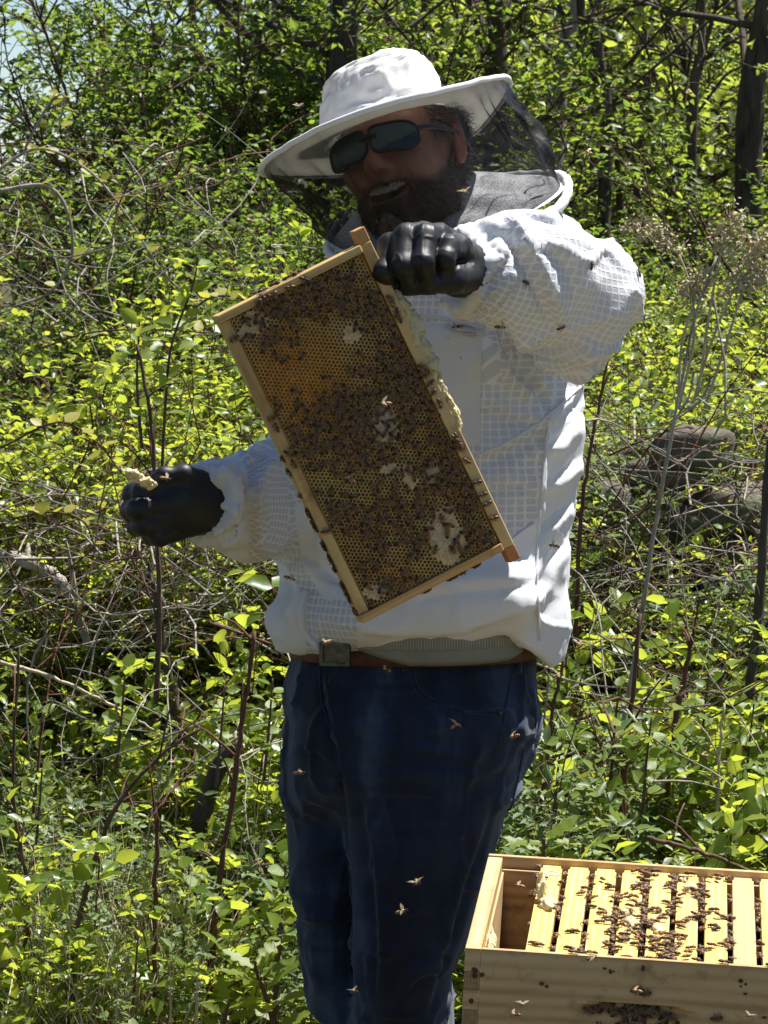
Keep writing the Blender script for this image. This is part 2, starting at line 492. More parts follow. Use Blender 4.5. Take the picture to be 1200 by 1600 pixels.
def shrub_mesh(seed, H, spread, ns, nb, nt, nl, leaf, asp=.55, t_lo=.25, arch=.25, wob=.12, pair=True, sr=.006, upb=1.0, tl=.16):
    """stems -> branches -> twigs -> leaves. Returns (stem mesh, foliage mesh)."""
    r = np.random.default_rng(seed)
    a = r.uniform(0, 6.283, ns)
    P0 = np.stack([np.cos(a) * spread * .25 * r.uniform(0, 1, ns), np.sin(a) * spread * .25 * r.uniform(0, 1, ns), np.full(ns, -.03)], -1)
    a2 = a + r.normal(0, .5, ns); ti = r.uniform(.05, 1, ns) * spread / H
    D = np.stack([np.cos(a2) * ti, np.sin(a2) * ti, np.ones(ns)], -1)
    S = arcs(P0, D, H * r.uniform(.75, 1.1, ns), 10, r, wob, arch)
    V1, Q1 = tubes(S, np.full(ns, sr) * r.uniform(.7, 1.3, ns), np.full(ns, sr * .3), 5)
    ib = np.repeat(np.arange(ns), nb); tb = r.uniform(t_lo, .98, len(ib))
    Pb, Tb = sample(S, ib, tb)
    d = r.normal(0, 1, (len(ib), 3)); d[:, 2] = np.abs(d[:, 2]) * .5 * upb + .15
    Db = d / np.linalg.norm(d, axis=1, keepdims=True) + Tb * .5
    B = arcs(Pb, Db, H * .24 * r.uniform(.5, 1.3, len(ib)), 6, r, .15, arch * .7)
    V2, Q2 = tubes(B, np.full(len(ib), sr * .42), np.full(len(ib), sr * .16), 4)
    it = np.repeat(np.arange(len(ib)), nt); tt = r.uniform(.15, 1.0, len(it))
    Pt, Tt = sample(B, it, tt)
    d = r.normal(0, 1, (len(it), 3)); d[:, 2] = d[:, 2] * .6 + .3
    Tw = arcs(Pt, d / np.linalg.norm(d, axis=1, keepdims=True) + Tt * .7, np.full(len(it), tl) * r.uniform(.5, 1.3, len(it)), 4, r, .12, .1)
    V3, Q3 = tubes(Tw, np.full(len(it), sr * .2), np.full(len(it), sr * .1), 3)
    il = np.repeat(np.arange(len(it)), nl); u = np.tile((np.arange(nl) // (2 if pair else 1) + 1) / (nl // (2 if pair else 1)), len(it)) * r.uniform(.92, 1, len(il))
    Pl, Tl = sample(Tw, il, np.clip(u, 0, .999))
    sd = np.tile(np.where(np.arange(nl) % 2, 1.0, -1.0), len(it))
    side = np.cross(Tl, np.array([0, 0, 1.0]) + r.normal(0, .35, Tl.shape)); side /= (np.linalg.norm(side, axis=1, keepdims=True) + 1e-9)
    Dl = side * sd[:, None] + Tl * .6 + r.normal(0, .3, Tl.shape); Dl[:, 2] -= .1
    U = np.array([0, 0, 1.0]) + r.normal(0, .42, Tl.shape)
    Ll = leaf * r.uniform(.55, 1.2, len(il)) * (1.05 - .3 * np.abs(u - .5))
    tint = np.clip(r.normal(.45, .2, len(il)) + .25 * (u > .9), 0, 1)
    VL, TL, tn = leaves(Pl, Dl, U, Ll, asp, r, tint)
    n1, n2 = len(V1), len(V2)
    st = mesh_np('stems', np.concatenate([V1, V2, V3]), quads=np.concatenate([Q1, Q2 + n1, Q3 + n1 + n2]))
    fo = mesh_np('foliage', VL, TL, attrs={'tint': tn}, smooth=True)
    return st, fo
PROTO = {}
def proto(key, mat, bark, **kw):
    st, fo = shrub_mesh(**kw); st.materials.append(MAT[bark]); fo.materials.append(MAT[mat]); PROTO[key] = (st, fo)
for q in range(4):
    proto('low%d' % q, 'leaf_bright', 'twig', seed=100 + q, H=.52 + .06 * q, spread=.30, ns=9, nb=7, nt=4, nl=6, leaf=.034 + .004 * (q % 3), asp=.58 + .06 * (q % 2), t_lo=.12, arch=.2, sr=.0032, tl=.10)
proto('low4', 'leaf_silver', 'twig', seed=140, H=.62, spread=.32, ns=9, nb=8, nt=4, nl=8, leaf=.030, asp=.36, t_lo=.15, arch=.15, sr=.0032, tl=.12)
proto('low5', 'leaf_dark', 'twig', seed=141, H=.55, spread=.34, ns=10, nb=9, nt=5, nl=8, leaf=.022, asp=.55, t_lo=.12, arch=.2, sr=.0030, tl=.09)
proto('low6', 'leaf_bright', 'cane_red', seed=142, H=.70, spread=.36, ns=7, nb=6, nt=3, nl=6, leaf=.045, asp=.66, t_lo=.3, arch=.25, sr=.0036, tl=.11)
proto('mid3', 'leaf_silver', 'twig', seed=240, H=1.35, spread=.5, ns=11, nb=11, nt=4, nl=8, leaf=.034, asp=.38, t_lo=.5, arch=.22, sr=.006, tl=.15)
for q in range(3):
    proto('mid%d' % q, 'leaf_bright', 'twig', seed=200 + q, H=1.28 + .08 * q, spread=.55, ns=12, nb=12, nt=5, nl=6, leaf=.031, asp=.60, t_lo=.55, arch=.28, sr=.006, tl=.13)
for q in range(3):
    proto('back%d' % q, 'leaf_dark' if q != 1 else 'leaf_bright', 'twig', seed=300 + q, H=2.1, spread=.85, ns=15, nb=22, nt=7, nl=8, leaf=.033, asp=.52, t_lo=.15, arch=.16, sr=.010, tl=.15)
for q in range(3):
    proto('far%d' % q, 'leaf_wood', 'bark', seed=400 + q, H=3.6, spread=1.5, ns=12, nb=13, nt=6, nl=8, leaf=.062, asp=.58, t_lo=.08, arch=.10, sr=.018, tl=.32)
def plant(key, x, y, scale, label, cat, group, rot, name='bush', zs=1.0):
    o = empty(name, (x, y, float(ground_z(x, y)))); o.rotation_euler = (0, 0, rot); o.scale = (scale, scale, scale * zs)
    st, fo = PROTO[key]
    link('stems', st, None, o)['kind'] = 'stuff'; link('foliage', fo, None, o)['kind'] = 'stuff'
    return tag(o, label, cat, group)
R1 = random.Random(77)
ORDW = ['first', 'second', 'third', 'fourth', 'fifth', 'sixth', 'seventh', 'eighth', 'ninth', 'tenth', 'eleventh', 'twelfth']
_cnt = {}
def nth(key):
    _cnt[key] = _cnt.get(key, -1) + 1
    return ORDW[min(_cnt[key], 11)]
def xp(px, Y): return (px - 600) / FPX * Y
# low undergrowth
spots = []
for row, (Y, step) in enumerate(((7.15, 150), (7.6, 135), (8.05, 120), (8.5, 110), (8.9, 105))):
    px = -170 + 40 * (row % 2)
    while px < 1380:
        spots.append((px + R1.uniform(-30, 30), Y + R1.uniform(-.15, .15), row)); px += step
for px, Y, row in spots:
    if 490 < px < 720 and Y < 8.8: continue
    rw = ['front', 'second', 'middle', 'fourth', 'rear'][row]
    lf = 'low leafy bush left of the jeans, ' if px < 600 else 'low leafy bush behind the hive, '
    lf += nth((row, px < 600)) + (' from the picture edge in the ' if px < 600 else ' from the jeans in the ') + rw + ' row'
    s = R1.uniform(.75, 1.1) * (1.0 if px < 600 else 1.25)
    if px < 480 and Y < 7.9: s *= .85
    plant('low%d' % R1.choice((0, 1, 2, 3, 4, 5, 6, 6, 4)), xp(px, Y), Y, s, lf, 'bush', 'undergrowth bushes ' + ('beside the jeans' if px < 600 else 'behind the hive'), R1.uniform(0, 6.28))
# taller bushes over the stone wall
for row, (Y, n, zs) in enumerate(((9.15, 9, .93), (9.9, 9, 1.0), (10.5, 8, 1.05))):
    for i in range(n):
        px = -150 + (1500 / (n - 1)) * i + R1.uniform(-45, 45)
        side = 'left of the held frame' if px < 470 else ('right of the raised sleeve' if px > 780 else 'behind the beekeeper')
        plant('mid%d' % R1.choice((0, 1, 2, 0, 1, 2, 3)), xp(px, Y), Y + R1.uniform(-.2, .2), R1.uniform(.92, 1.06) * zs, 'bush over the wall ' + side + ', ' + nth((Y, side)) + ' along the ' + ['front', 'middle', 'rear'][row] + ' row', 'bush', 'bushes over the wall ' + side, R1.uniform(0, 6.28))
for i, (px, Y, sc_) in enumerate(((965, 8.75, .62), (1135, 8.7, .66), (1230, 8.6, .7), (1045, 8.85, .58))):
    plant('mid%d' % (3, 0, 1, 2)[i], xp(px, Y), Y, sc_, ['small bush close by the jacket side before the stones', 'small bush before the stones right of the dry stem', 'small bush at the right picture edge before the wall', 'small bush growing between the stones'][i], 'bush', 'bushes before the stones', 1.7 * i)
# dense shrubs behind
for row, (Y, n) in enumerate(((12.2, 8), (13.4, 8), (14.8, 8))):
    for i in range(n):
        px = -170 + (1540 / (n - 1)) * i + R1.uniform(-50, 50)
        lft = px < 470
        s = R1.uniform(.80, .92) if lft else R1.uniform(.54, .72)
        if px < 150: s *= .62
        if row == 2 and lft: s = 1.16 if px > 260 else .48
        side = 'left of the hat' if lft else ('right of the hat' if px > 780 else 'behind the hat')
        plant('back%d' % (R1.choice((0, 0, 1, 2)) if lft else R1.randrange(3)), xp(px, Y), Y + R1.uniform(-.3, .3), s, ('dense dark green shrub ' if lft else 'shrub with small spring leaves ') + side + ', ' + nth((Y, side)) + ' along the ' + ['front', 'middle', 'rear'][row] + ' row', 'shrub', 'dense shrubs ' + side, R1.uniform(0, 6.28), 'shrub')
for i, (px, lb) in enumerate(((300, 'tall dark shrub rising to the picture top beside the sky gap'), (375, 'tall dark shrub left of the thin grey trees'), (455, 'tall dark shrub beneath the thin grey trees'))):
    plant('back%d' % (0, 2, 0)[i], xp(px, 15.6), 15.6, 1.22, lb, 'shrub', 'tall dark shrubs', 1.3 * i, 'shrub')
# woodland edge
for row, (Y, n) in enumerate(((19, 4), (24, 5), (32, 6), (40, 8))):
    for i in range(n):
        px = -60 + (1420 / (n - 1)) * i + R1.uniform(-70, 70)
        if px < 300 + Y * 9: continue
        plant('far%d' % R1.randrange(3), xp(px, Y), Y + R1.uniform(-.8, .8), R1.uniform(.85, 1.15), 'tall wild shrub at the wood edge, ' + nth(('w', row)) + ' along the ' + ['nearest', 'second', 'third', 'farthest'][row] + ' row', 'shrub', 'shrubs at the wood edge', R1.uniform(0, 6.28), 'shrub')
# far wood closing the view
for i in range(16):
    px = 700 + 50 * i; Y = R1.uniform(44, 52)
    plant('far%d' % R1.randrange(3), xp(px, Y), Y, R1.uniform(1.7, 2.2), 'tall thicket deep in the wood, ' + (ORDW + ['thirteenth', 'fourteenth', 'fifteenth', 'sixteenth'])[i] + ' along its row', 'shrub', 'thickets deep in the wood', R1.uniform(0, 6.28), 'shrub')

# the hedge runs on past both picture edges
R2 = random.Random(91)
for side, xs, word in ((0, (-330, -520, -720, -940), 'past the left picture edge'), (1, (1520, 1700, 1900, 2120), 'past the right picture edge')):
    for i, px in enumerate(xs):
        plant('low%d' % R2.randrange(7), xp(px, 8.0), 8.0 + R2.uniform(-.4, .4), 1.1, 'low bush ' + word + ', ' + ORDW[i] + ' one out', 'bush', 'bushes past the picture edges', R2.uniform(0, 6.28))
        plant('mid%d' % R2.randrange(4), xp(px, 9.7), 9.7 + R2.uniform(-.3, .3), 1.0, 'tall bush ' + word + ', ' + ORDW[i] + ' one out', 'bush', 'bushes past the picture edges', R2.uniform(0, 6.28))
        q = px - 160 if side == 0 else px
        plant('back%d' % R2.randrange(3), xp(q, 13.0), 13.0 + R2.uniform(-.5, .5), .95, 'shrub ' + word + ', ' + ORDW[i] + ' one out', 'shrub', 'shrubs past the picture edges', R2.uniform(0, 6.28), 'shrub')
        q = px - 560 if side == 0 else px
        plant('far%d' % R2.randrange(3), xp(q, 24.0), 24.0 + R2.uniform(-2, 2), 1.05, 'wood edge shrub ' + word + ', ' + ORDW[i] + ' one out', 'shrub', 'shrubs past the picture edges', R2.uniform(0, 6.28), 'shrub')

# ---- trees
TREES = [([(545, 420), (541, 200), (538, 60), (540, -120), (552, -420)], 14.9, 25, 'thick dark straight tree trunk rising behind the hat crown'), ([(772, 420), (774, 200), (776, 60), (770, -150), (780, -420)], 15.2, 18, 'straight dark tree trunk behind the hat brim'),
         ([(850, 420), (862, 220), (880, 100), (902, 0), (930, -150), (940, -400)], 16.0, 16, 'grey leaning tree trunk right of the hat'), ([(948, 420), (944, 230), (936, 110), (925, 30), (905, -60), (900, -300)], 15.5, 10, 'slender forked tree beside the leaning trunk'),
         ([(1160, 450), (1168, 250), (1180, 100), (1196, 0), (1205, -200), (1200, -420)], 15.5, 22, 'dark tree trunk at the right edge of the wood'), ([(1075, 420), (1085, 200), (1092, 90), (1098, 0), (1110, -300)], 17.5, 8, 'thin sapling before the right edge trunk'),
         ([(405, 380), (402, 180), (410, 60), (404, -60), (410, -300)], 18.0, 8, 'thin grey tree above the dark shrub'), ([(430, 380), (428, 180), (426, 60), (436, -60), (440, -300)], 20.0, 7, 'slim tree beside the thin grey one'),
         ([(300, 330), (306, 150), (312, 50), (300, -60), (296, -300)], 19.0, 7, 'slim tree over the shrub top, leftmost of the trunks'), ([(350, 330), (356, 160), (349, 40), (356, -80), (350, -300)], 22.0, 9, 'distant trunk left of the slim pair'),
         ([(660, 380), (668, 180), (662, 40), (672, -90), (668, -300)], 24.0, 8, 'distant thin trunk just above the hat'), ([(1010, 380), (1006, 180), (1016, 40), (1012, -90), (1020, -300)], 24.0, 9, 'distant thin trunk beyond the forked tree'),
         ([(482, 380), (488, 180), (480, 40), (486, -90), (480, -300)], 23.0, 8, 'distant thin trunk left of the thick trunk'), ([(735, 380), (728, 180), (738, 40), (730, -90), (736, -300)], 26.0, 9, 'distant thin trunk left of the straight dark one'), ([(1130, 380), (1124, 180), (1134, 40), (1126, -90), (1132, -300)], 25.0, 9, 'distant thin trunk left of the right edge trunk')]
for q in range(3):
    r = np.random.default_rng(500 + q)
    n = 60; P = np.stack([r.normal(0, 1.0, n), r.normal(0, 1.0, n), r.uniform(0, 3.6, n)], -1)
    tw = arcs(P, r.normal(0, 1, (n, 3)) + [0, 0, .2], np.full(n, .7), 5, r, .2, .15)
    V1, Q1 = tubes(tw, np.full(n, .008), np.full(n, .002), 4)
    nl = 30; il = np.repeat(np.arange(n), nl); u = r.uniform(.1, 1, len(il)); Pl, Tl = sample(tw, il, u * .999)
    Pl = Pl + r.normal(0, .09, Pl.shape)
    VL, TL, tn = leaves(Pl, r.normal(0, 1, Pl.shape) + Tl, np.array([0, 0, 1.0]) + r.normal(0, .5, Pl.shape), .058 * r.uniform(.6, 1.2, len(il)), .6, r, np.clip(r.normal(.5, .22, len(il)), 0, 1))
    me = mesh_np('crown', VL, TL, attrs={'tint': tn}); me.materials.append(MAT['leaf_wood']); m2 = mesh_np('twigs', V1, quads=Q1); m2.materials.append(MAT['bark'])
    PROTO['crown%d' % q] = (m2, me)
for ti, (pl, Y, rpx, lb) in enumerate(TREES):
    P = np.array([at(a, b, Y) for a, b in pl]); P[0, 2] = float(ground_z(P[0, 0], Y)) - .05; P[-1, 2] = max(P[-1, 2], 5.5)
    t = empty('tree', (P[0, 0], Y, 0)); tag(t, lb, 'tree', 'trees of the wood behind')
    rr = rpx * Y / FPX; pth = smooth_path(P - np.array([P[0, 0], Y, 0]), 26); pth[:, :2] += .02 * noise3(np.stack([pth[:, 2] * 2, np.full(26, ti * 3.3), np.zeros(26)], -1), 5)[:, None]
    a = Acc(); a.tube(pth, rr * np.linspace(1.15, .55, 26) * (1 + .06 * noise3(pth * 6, ti)), 12); link('trunk', a.mesh('trunk'), MAT['bark'] if ti != 2 else MAT['bark_pale'], t)
    rt = random.Random(900 + ti)
    for b in range(5 if Y < 18 else 3):
        i0 = rt.randrange(6, 24); p = pth[i0]; an = rt.uniform(0, 6.28); L = rt.uniform(.7, 1.6)
        bp = smooth_path([p, p + L * .5 * np.array([math.cos(an), math.sin(an), rt.uniform(.3, 1.1)]), p + L * np.array([math.cos(an + .3), math.sin(an + .3), rt.uniform(.6, 1.6)])], 9)
        a = Acc(); a.tube(bp, rr * np.linspace(.30, .08, 9), 6); lim = link('limb', a.mesh('limb'), MAT['bark'], t)
        for s2 in range(4):
            q = bp[rt.randrange(2, 8)]; a2 = rt.uniform(0, 6.28); l2 = rt.uniform(.3, .7)
            tp = smooth_path([q, q + l2 * .5 * np.array([math.cos(a2), math.sin(a2), .4]), q + l2 * np.array([math.cos(a2 + .4), math.sin(a2 + .4), .3])], 6)
            a = Acc(); a.tube(tp, rr * np.linspace(.14, .04, 6), 5); link('twig', a.mesh('twig'), MAT['bark'], lim)
    for cq in range(1 if pl[1][0] > 450 and ti % 2 == 0 else 0):
        m2, me = PROTO['crown%d' % ((ti + cq) % 3)]
        c = link('crown', me, None, t); c.location = (pth[20, 0] * .8, (cq - .5) * .8, 2.6 + cq * 1.9 + rt.uniform(-.3, .3)); c.rotation_euler = (0, 0, rt.uniform(0, 6.28))
        link('twigs', m2, None, c)['kind'] = 'stuff'; c['kind'] = 'stuff'
br = Acc(); br.tube(smooth_path([at(a, b, 15.6) for a, b in [(805, 165), (840, 182), (900, 178), (950, 165), (1015, 148)]], 14), np.linspace(.022, .010, 14), 6)
tag(link('fallen_branch', br.mesh('fallen_branch'), MAT['bark']), 'long bare horizontal branch caught across the leaning trunk', 'branch')

# ---- tumbled stone wall
sw = empty('stone_wall', (0, 9.5, 0)); tag(sw, 'tumbled dry stone wall of rounded field stones half buried in brambles', 'wall')
rs = np.random.default_rng(8)
def stone(x, y, z, r, seed):
    a = Acc(); ellip0(a, 18, 12); V = a.v[0]
    V = np.sign(V) * np.abs(V) ** .82
    V = V * (1 + .22 * noise3(V * 1.3 + seed, seed) + .07 * noise3(V * 3.5 + seed, seed + 1))[:, None] * np.asarray(r)
    c, s = math.cos(seed), math.sin(seed); V = V @ np.array([[c, -s, 0], [s, c, 0], [0, 0, 1]]).T
    o = link('stone', mesh_np('stone', V, quads=a.q[0]), MAT['stone'], sw); o.location = (x, y - 9.5, z)
def ellip0(acc, nu, nv):
    V = [[math.sin(math.pi * j / nv) * math.cos(2 * math.pi * i / nu), math.sin(math.pi * j / nv) * math.sin(2 * math.pi * i / nu), math.cos(math.pi * j / nv)] for j in range(nv + 1) for i in range(nu)]
    acc.add(V, quads=[[j * nu + i, (j + 1) * nu + i, (j + 1) * nu + (i + 1) % nu, j * nu + (i + 1) % nu] for j in range(nv) for i in range(nu)])
for i, (px, py, r_) in enumerate([(925, 795, (.062, .10, .062)), (1085, 705, (.075, .12, .055)), (1080, 822, (.060, .10, .055)), (1030, 745, (.055, .10, .04)), (1150, 800, (.08, .12, .07)), (985, 890, (.085, .12, .06)), (1120, 900, (.08, .12, .05)), (1190, 880, (.08, .1, .06))]):
    p = at(px, py, 9.0); stone(p[0], 9.06, p[2], [q * .95 for q in r_], 20 + i)
k_ = 0
for lay_ in range(6):
    x = -1.7
    while x < 1.8:
        w = rs.uniform(.12, .22); k_ += 1
        stone(x + w * .5, 9.45 + rs.uniform(-.1, .15), .14 + lay_ * .155 + rs.uniform(-.03, .03), (w * .62, w * .8, .10 + rs.uniform(-.02, .025)), 60 + k_); x += w * .95

# ---- dry stems, logs, brush
def stem_thing(name, pl, Y, r0, r1, mat, label, cat='stem', group=None, side=0, seed=0, lean=0.0):
    P = np.array([at(a, b, Y + lean * i) for i, (a, b) in enumerate(pl)])
    o = empty(name, tuple(P[0])); path = smooth_path(P - P[0], 24); r = np.random.default_rng(seed)
    path += r.normal(0, .0012, path.shape)
    a = Acc(); a.tube(path, np.linspace(r0, r1, 24) * Y / FPX * (1 + .08 * r.normal(size=24)), 7); link('stalk', a.mesh('stalk'), mat, o)
    for q in range(side):
        p = path[r.integers(5, 23)]; d = r.normal(0, 1, 3); d[2] = abs(d[2]) + .4; d /= np.linalg.norm(d); L = r.uniform(.05, .16)
        a = Acc(); a.tube(smooth_path([p, p + d * L * .5 + [0, 0, .01], p + d * L], 5), np.linspace(r1 * .8, r1 * .35, 5) * Y / FPX, 5); link('side_twig', a.mesh('side_twig'), mat, o)
    return tag(o, label, cat, group)
for i, (pl, Y, r0, r1, mt, lb, sd) in enumerate([
    ([(935, 1345), (962, 1200), (990, 1040), (1015, 880), (1050, 670), (1085, 500), (1120, 400)], 7.6, 5.5, 1.6, 'bark_pale', 'tall bare dry stem leaning up beside the jacket', 9), ([(1030, 1345), (1046, 1200), (1068, 1060), (1085, 980)], 7.5, 5.5, 3, 'cane_red', 'upright brown stem behind the hive, beside the tall dry one', 4),
    ([(968, 1345), (975, 1220), (985, 1120), (1000, 960)], 7.4, 6.5, 3, 'cane_red', 'reddish cane between the two stems behind the hive', 3), ([(243, 1100), (250, 960), (244, 820), (236, 660), (214, 540)], 7.9, 4.5, 2.5, 'twig', 'upright brown stem rising behind the outstretched glove', 8),
    ([(322, 1590), (340, 1400), (366, 1220), (384, 1090), (398, 985)], 7.15, 6, 3.2, 'cane_red', 'long red brown cane left of the jeans', 5), ([(112, 1600), (122, 1450), (168, 1290), (240, 1190), (312, 1138)], 7.1, 5, 2.5, 'twig', 'curved dark stem bending over the dry grass', 4),
    ([(243, 1560), (242, 1420), (246, 1300), (242, 1250)], 7.05, 4, 3, 'cane_red', 'short straight cane beside the long red brown one', 2), ([(16, 1600), (44, 1420), (20, 1230), (30, 1010)], 7.2, 4, 2, 'twig', 'thin stem at the left picture edge', 4),
    ([(258, 1260), (276, 1165), (270, 1090), (252, 1000), (248, 930)], 8.3, 9, 6, 'bark', 'crooked dark trunk of a dead bush among leaves', 5), ([(430, 1600), (434, 1500), (440, 1440)], 7.0, 5, 4, 'twig', 'dark stalk under the big lobed leaves', 1),
    ([(-20, 860), (60, 885), (108, 925), (138, 1010)], 8.6, 12, 7, 'bark_pale', 'bent weathered grey branch lying over the brush', 3), ([(0, 1035), (90, 1062), (180, 1105), (240, 1140)], 7.9, 3.5, 2, 'straw', 'pale straight cane lying across the bush', 1),
    ([(785, 1290), (860, 1240), (940, 1190), (1010, 1160)], 7.3, 4, 2.5, 'twig', 'dark twig slanting up behind the jeans leg', 3), ([(840, 1330), (850, 1240), (862, 1120), (880, 1030)], 7.6, 4.5, 2.5, 'cane_red', 'reddish stem beside the back pocket', 3), ([(1165, 1120), (1186, 960), (1196, 780), (1210, 640)], 8.0, 9, 6, 'bark', 'dark upright trunk of a bush at the right picture edge', 5),
    ([(900, 1010), (906, 820), (925, 690), (950, 560)], 8.3, 4, 2, 'cane_red', 'thin red cane hugging the jacket side', 3), ([(1010, 1310), (1090, 1330), (1200, 1372)], 7.0, 4, 3, 'twig', 'low twig lying just behind the hive rim', 2), ([(1120, 1345), (1122, 1220), (1130, 1100)], 7.3, 3, 2, 'straw', 'straw pale stem behind the hive near the picture edge', 2)]):
    stem_thing('dead_sapling', pl, Y, r0, r1, MAT[mt], lb, 'sapling', 'dry stems among the bushes', sd, 700 + i)
P = [at(a, b, 8.0) for a, b in [(296, 1345), (312, 1280), (335, 1215), (352, 1180), (368, 1160)]]
st_ = empty('broken_stump', tuple(P[0])); a = Acc(); pth = smooth_path(np.array(P) - P[0], 20); a.tube(pth, np.linspace(.021, .012, 20) * (1 + .12 * noise3(pth * 30, 4)), 12); link('trunk', a.mesh('trunk'), MAT['bark'], st_)
a = Acc()
for q in range(5): a.tube([pth[-1] + np.array([.006 * math.cos(q * 1.3), .006 * math.sin(q * 1.3), -.01]), pth[-1] + np.array([.008 * math.cos(q * 1.3) + .008, .008 * math.sin(q * 1.3), .014 + .006 * (q % 3)])], [.006, .001], 5)
link('splinters', a.mesh('splinters'), MAT['straw'], st_)
tag(st_, 'broken grey leaning stump among leaves left of the jeans', 'stump')
# tangle of dead canes and twigs
r = np.random.default_rng(15)
def tangle(name, n, boxes, mat, label, rmin, rmax, lmin, lmax, flat):
    PP, DD = [], []
    for (x0, x1, y0, y1, Y0, Y1, w) in boxes:
        for q in range(int(n * w)):
            Y = r.uniform(Y0, Y1); PP.append(at(r.uniform(x0, x1), r.uniform(y0, y1), Y)); d = r.normal(0, 1, 3); d[2] *= flat; DD.append(d)
    L = r.uniform(lmin, lmax, len(PP)); D = np.array(DD); D /= np.linalg.norm(D, axis=1, keepdims=True)
    pa = arcs(np.array(PP) - D * (L / 2)[:, None], D, L, 8, r, .13, .12)
    pa[..., 2] = np.maximum(pa[..., 2], .02)
    V, Q = tubes(pa, r.uniform(rmin, rmax, len(L)), r.uniform(rmin, rmax, len(L)) * .35, 4)
    o = link(name, mesh_np(name, V, quads=Q), MAT[mat]); return tag(o, label, 'brush', kind='stuff')
BOX = [(-60, 460, 760, 1000, 8.2, 8.9, .21), (880, 1280, 640, 1000, 8.2, 9.0, .18), (-60, 480, 1010, 1600, 7.3, 8.6, .10), (780, 1260, 1000, 1340, 7.2, 8.4, .12), (-60, 420, 200, 520, 9.8, 12.0, .12)]
tangle('dead_brush', 640, BOX, 'bark_pale', 'tangle of bleached dead twigs in the undergrowth', .0010, .0032, .2, .6, .6)
tangle('bramble_canes', 300, BOX, 'cane_red', 'tangle of thin reddish bramble canes in the undergrowth', .0010, .0030, .25, .8, .8)
tangle('bare_twigs', 150, [(200, 1260, -40, 330, 15, 24, 1.0)], 'bark', 'mesh of fine bare twigs in the wood behind', .002, .006, .5, 1.6, 1.8)
# leaf litter
n = 5200; Y = r.uniform(6.4, 9.4, n); x = r.uniform(-1.3, 1.4, n); P = np.stack([x, Y, ground_z(x, Y) + r.uniform(.004, .03, n)], -1); d = r.normal(0, 1, (n, 3)); d[:, 2] *= .3
VL, TL, tn = leaves(P, d, np.array([0, 0, 1.0]) + r.normal(0, .5, (n, 3)), r.uniform(.02, .06, n), .5, r, r.uniform(0, 1, n))
tag(link('leaf_litter', mesh_np('leaf_litter', VL, TL, attrs={'tint': tn}), MAT['leaf_dead']), 'brown fallen leaves littering the ground', 'leaf litter', kind='stuff')
# grass: dry straw and a little green
def grass(name, n, regions, mat, label, lmin, lmax, w):
    PP = []
    for (x0, x1, Y0, Y1, wt) in regions:
        k = int(n * wt); Y = r.uniform(Y0, Y1, k); px = r.uniform(x0, x1, k); xx = (px - 600) / FPX * Y; PP.append(np.stack([xx, Y, ground_z(xx, Y)], -1))
    P = np.concatenate(PP); k = len(P); L = r.uniform(lmin, lmax, k)
    pa = arcs(P, r.normal(0, .28, (k, 3)) + [0, 0, 1], L, 6, r, .12, .18)
    wd = w * np.array([.7, 1, .9, .7, .45, .05]); sd = r.normal(0, 1, (k, 3)); sd[:, 2] = 0; sd /= np.linalg.norm(sd, axis=1, keepdims=True)
    V = np.stack([pa - sd[:, None] * wd[None, :, None], pa + sd[:, None] * wd[None, :, None]], 2).reshape(-1, 3)
    Q = np.concatenate([(np.arange(k) * 12)[:, None] + np.array([[2 * s, 2 * s + 1, 2 * s + 3, 2 * s + 2]]) for s in range(5)])
    tag(link(name, mesh_np(name, V, quads=Q, attrs={'tint': np.repeat(r.uniform(0, 1, k), 12)}), MAT[mat]), label, 'grass', kind='stuff')
grass('dry_grass', 1700, [(-60, 330, 6.9, 7.5, .55), (-60, 480, 7.5, 8.4, .25), (780, 1260, 7.0, 8.0, .2)], 'straw', 'dry straw coloured grass stalks in the undergrowth', .2, .72, .0015)
grass('green_grass', 1300, [(-60, 480, 6.9, 7.6, .7), (760, 1260, 6.9, 7.6, .3)], 'leaf_bright', 'green grass blades at the foot of the bushes', .10, .32, .0026)

# ---- plants whose leaves can be picked out one by one
def lobed(nl=15):
    V = []; 
    u = np.linspace(0, 1, nl)
    w = np.sin(u ** .8 * math.pi) * .15 * (1 + .40 * np.sin(u * 26))
    for a_, b_ in zip(u, w): V += [[a_, 0, -.10 * a_ * a_], [a_, b_, .03 - .12 * a_ * a_], [a_, -b_, .03 - .12 * a_ * a_]]
    Q = []
    for i in range(nl - 1): Q += [[3 * i, 3 * i + 3, 3 * i + 4, 3 * i + 1], [3 * i, 3 * i + 2, 3 * i + 5, 3 * i + 3]]
    me = mesh_np('leaf', V, quads=Q, attrs={'tint': np.full(len(V), .75)}); return me
def heart():
    t = np.linspace(0, 2 * math.pi, 16, endpoint=False); X = .5 - .5 * np.cos(t) * (1 - .18 * np.cos(t)); Yh = .48 * np.sin(t) * (1 - .35 * (X - .3)); X = X - .10 * np.exp(-(t / .35) ** 2)
    V = np.concatenate([np.stack([X, Yh, .06 * np.abs(Yh) * 2 - .08 * X ** 2], -1), [[.42, 0, -.03]]])
    return mesh_np('leaf', V, tris=[[i, (i + 1) % 16, 16] for i in range(16)], attrs={'tint': np.full(17, .6)})
def ovate():
    return mesh_np('leaf', LT * [1, .62, 1], LF, attrs={'tint': np.full(8, .7)})
LM = {}
for nm, fn, mt in (('lobed', lobed, 'leaf_bright'), ('heart', heart, 'leaf_yellow'), ('heart_green', heart, 'leaf_bright'), ('ovate', ovate, 'leaf_bright')):
    LM[nm] = fn(); LM[nm].materials.append(MAT[mt])
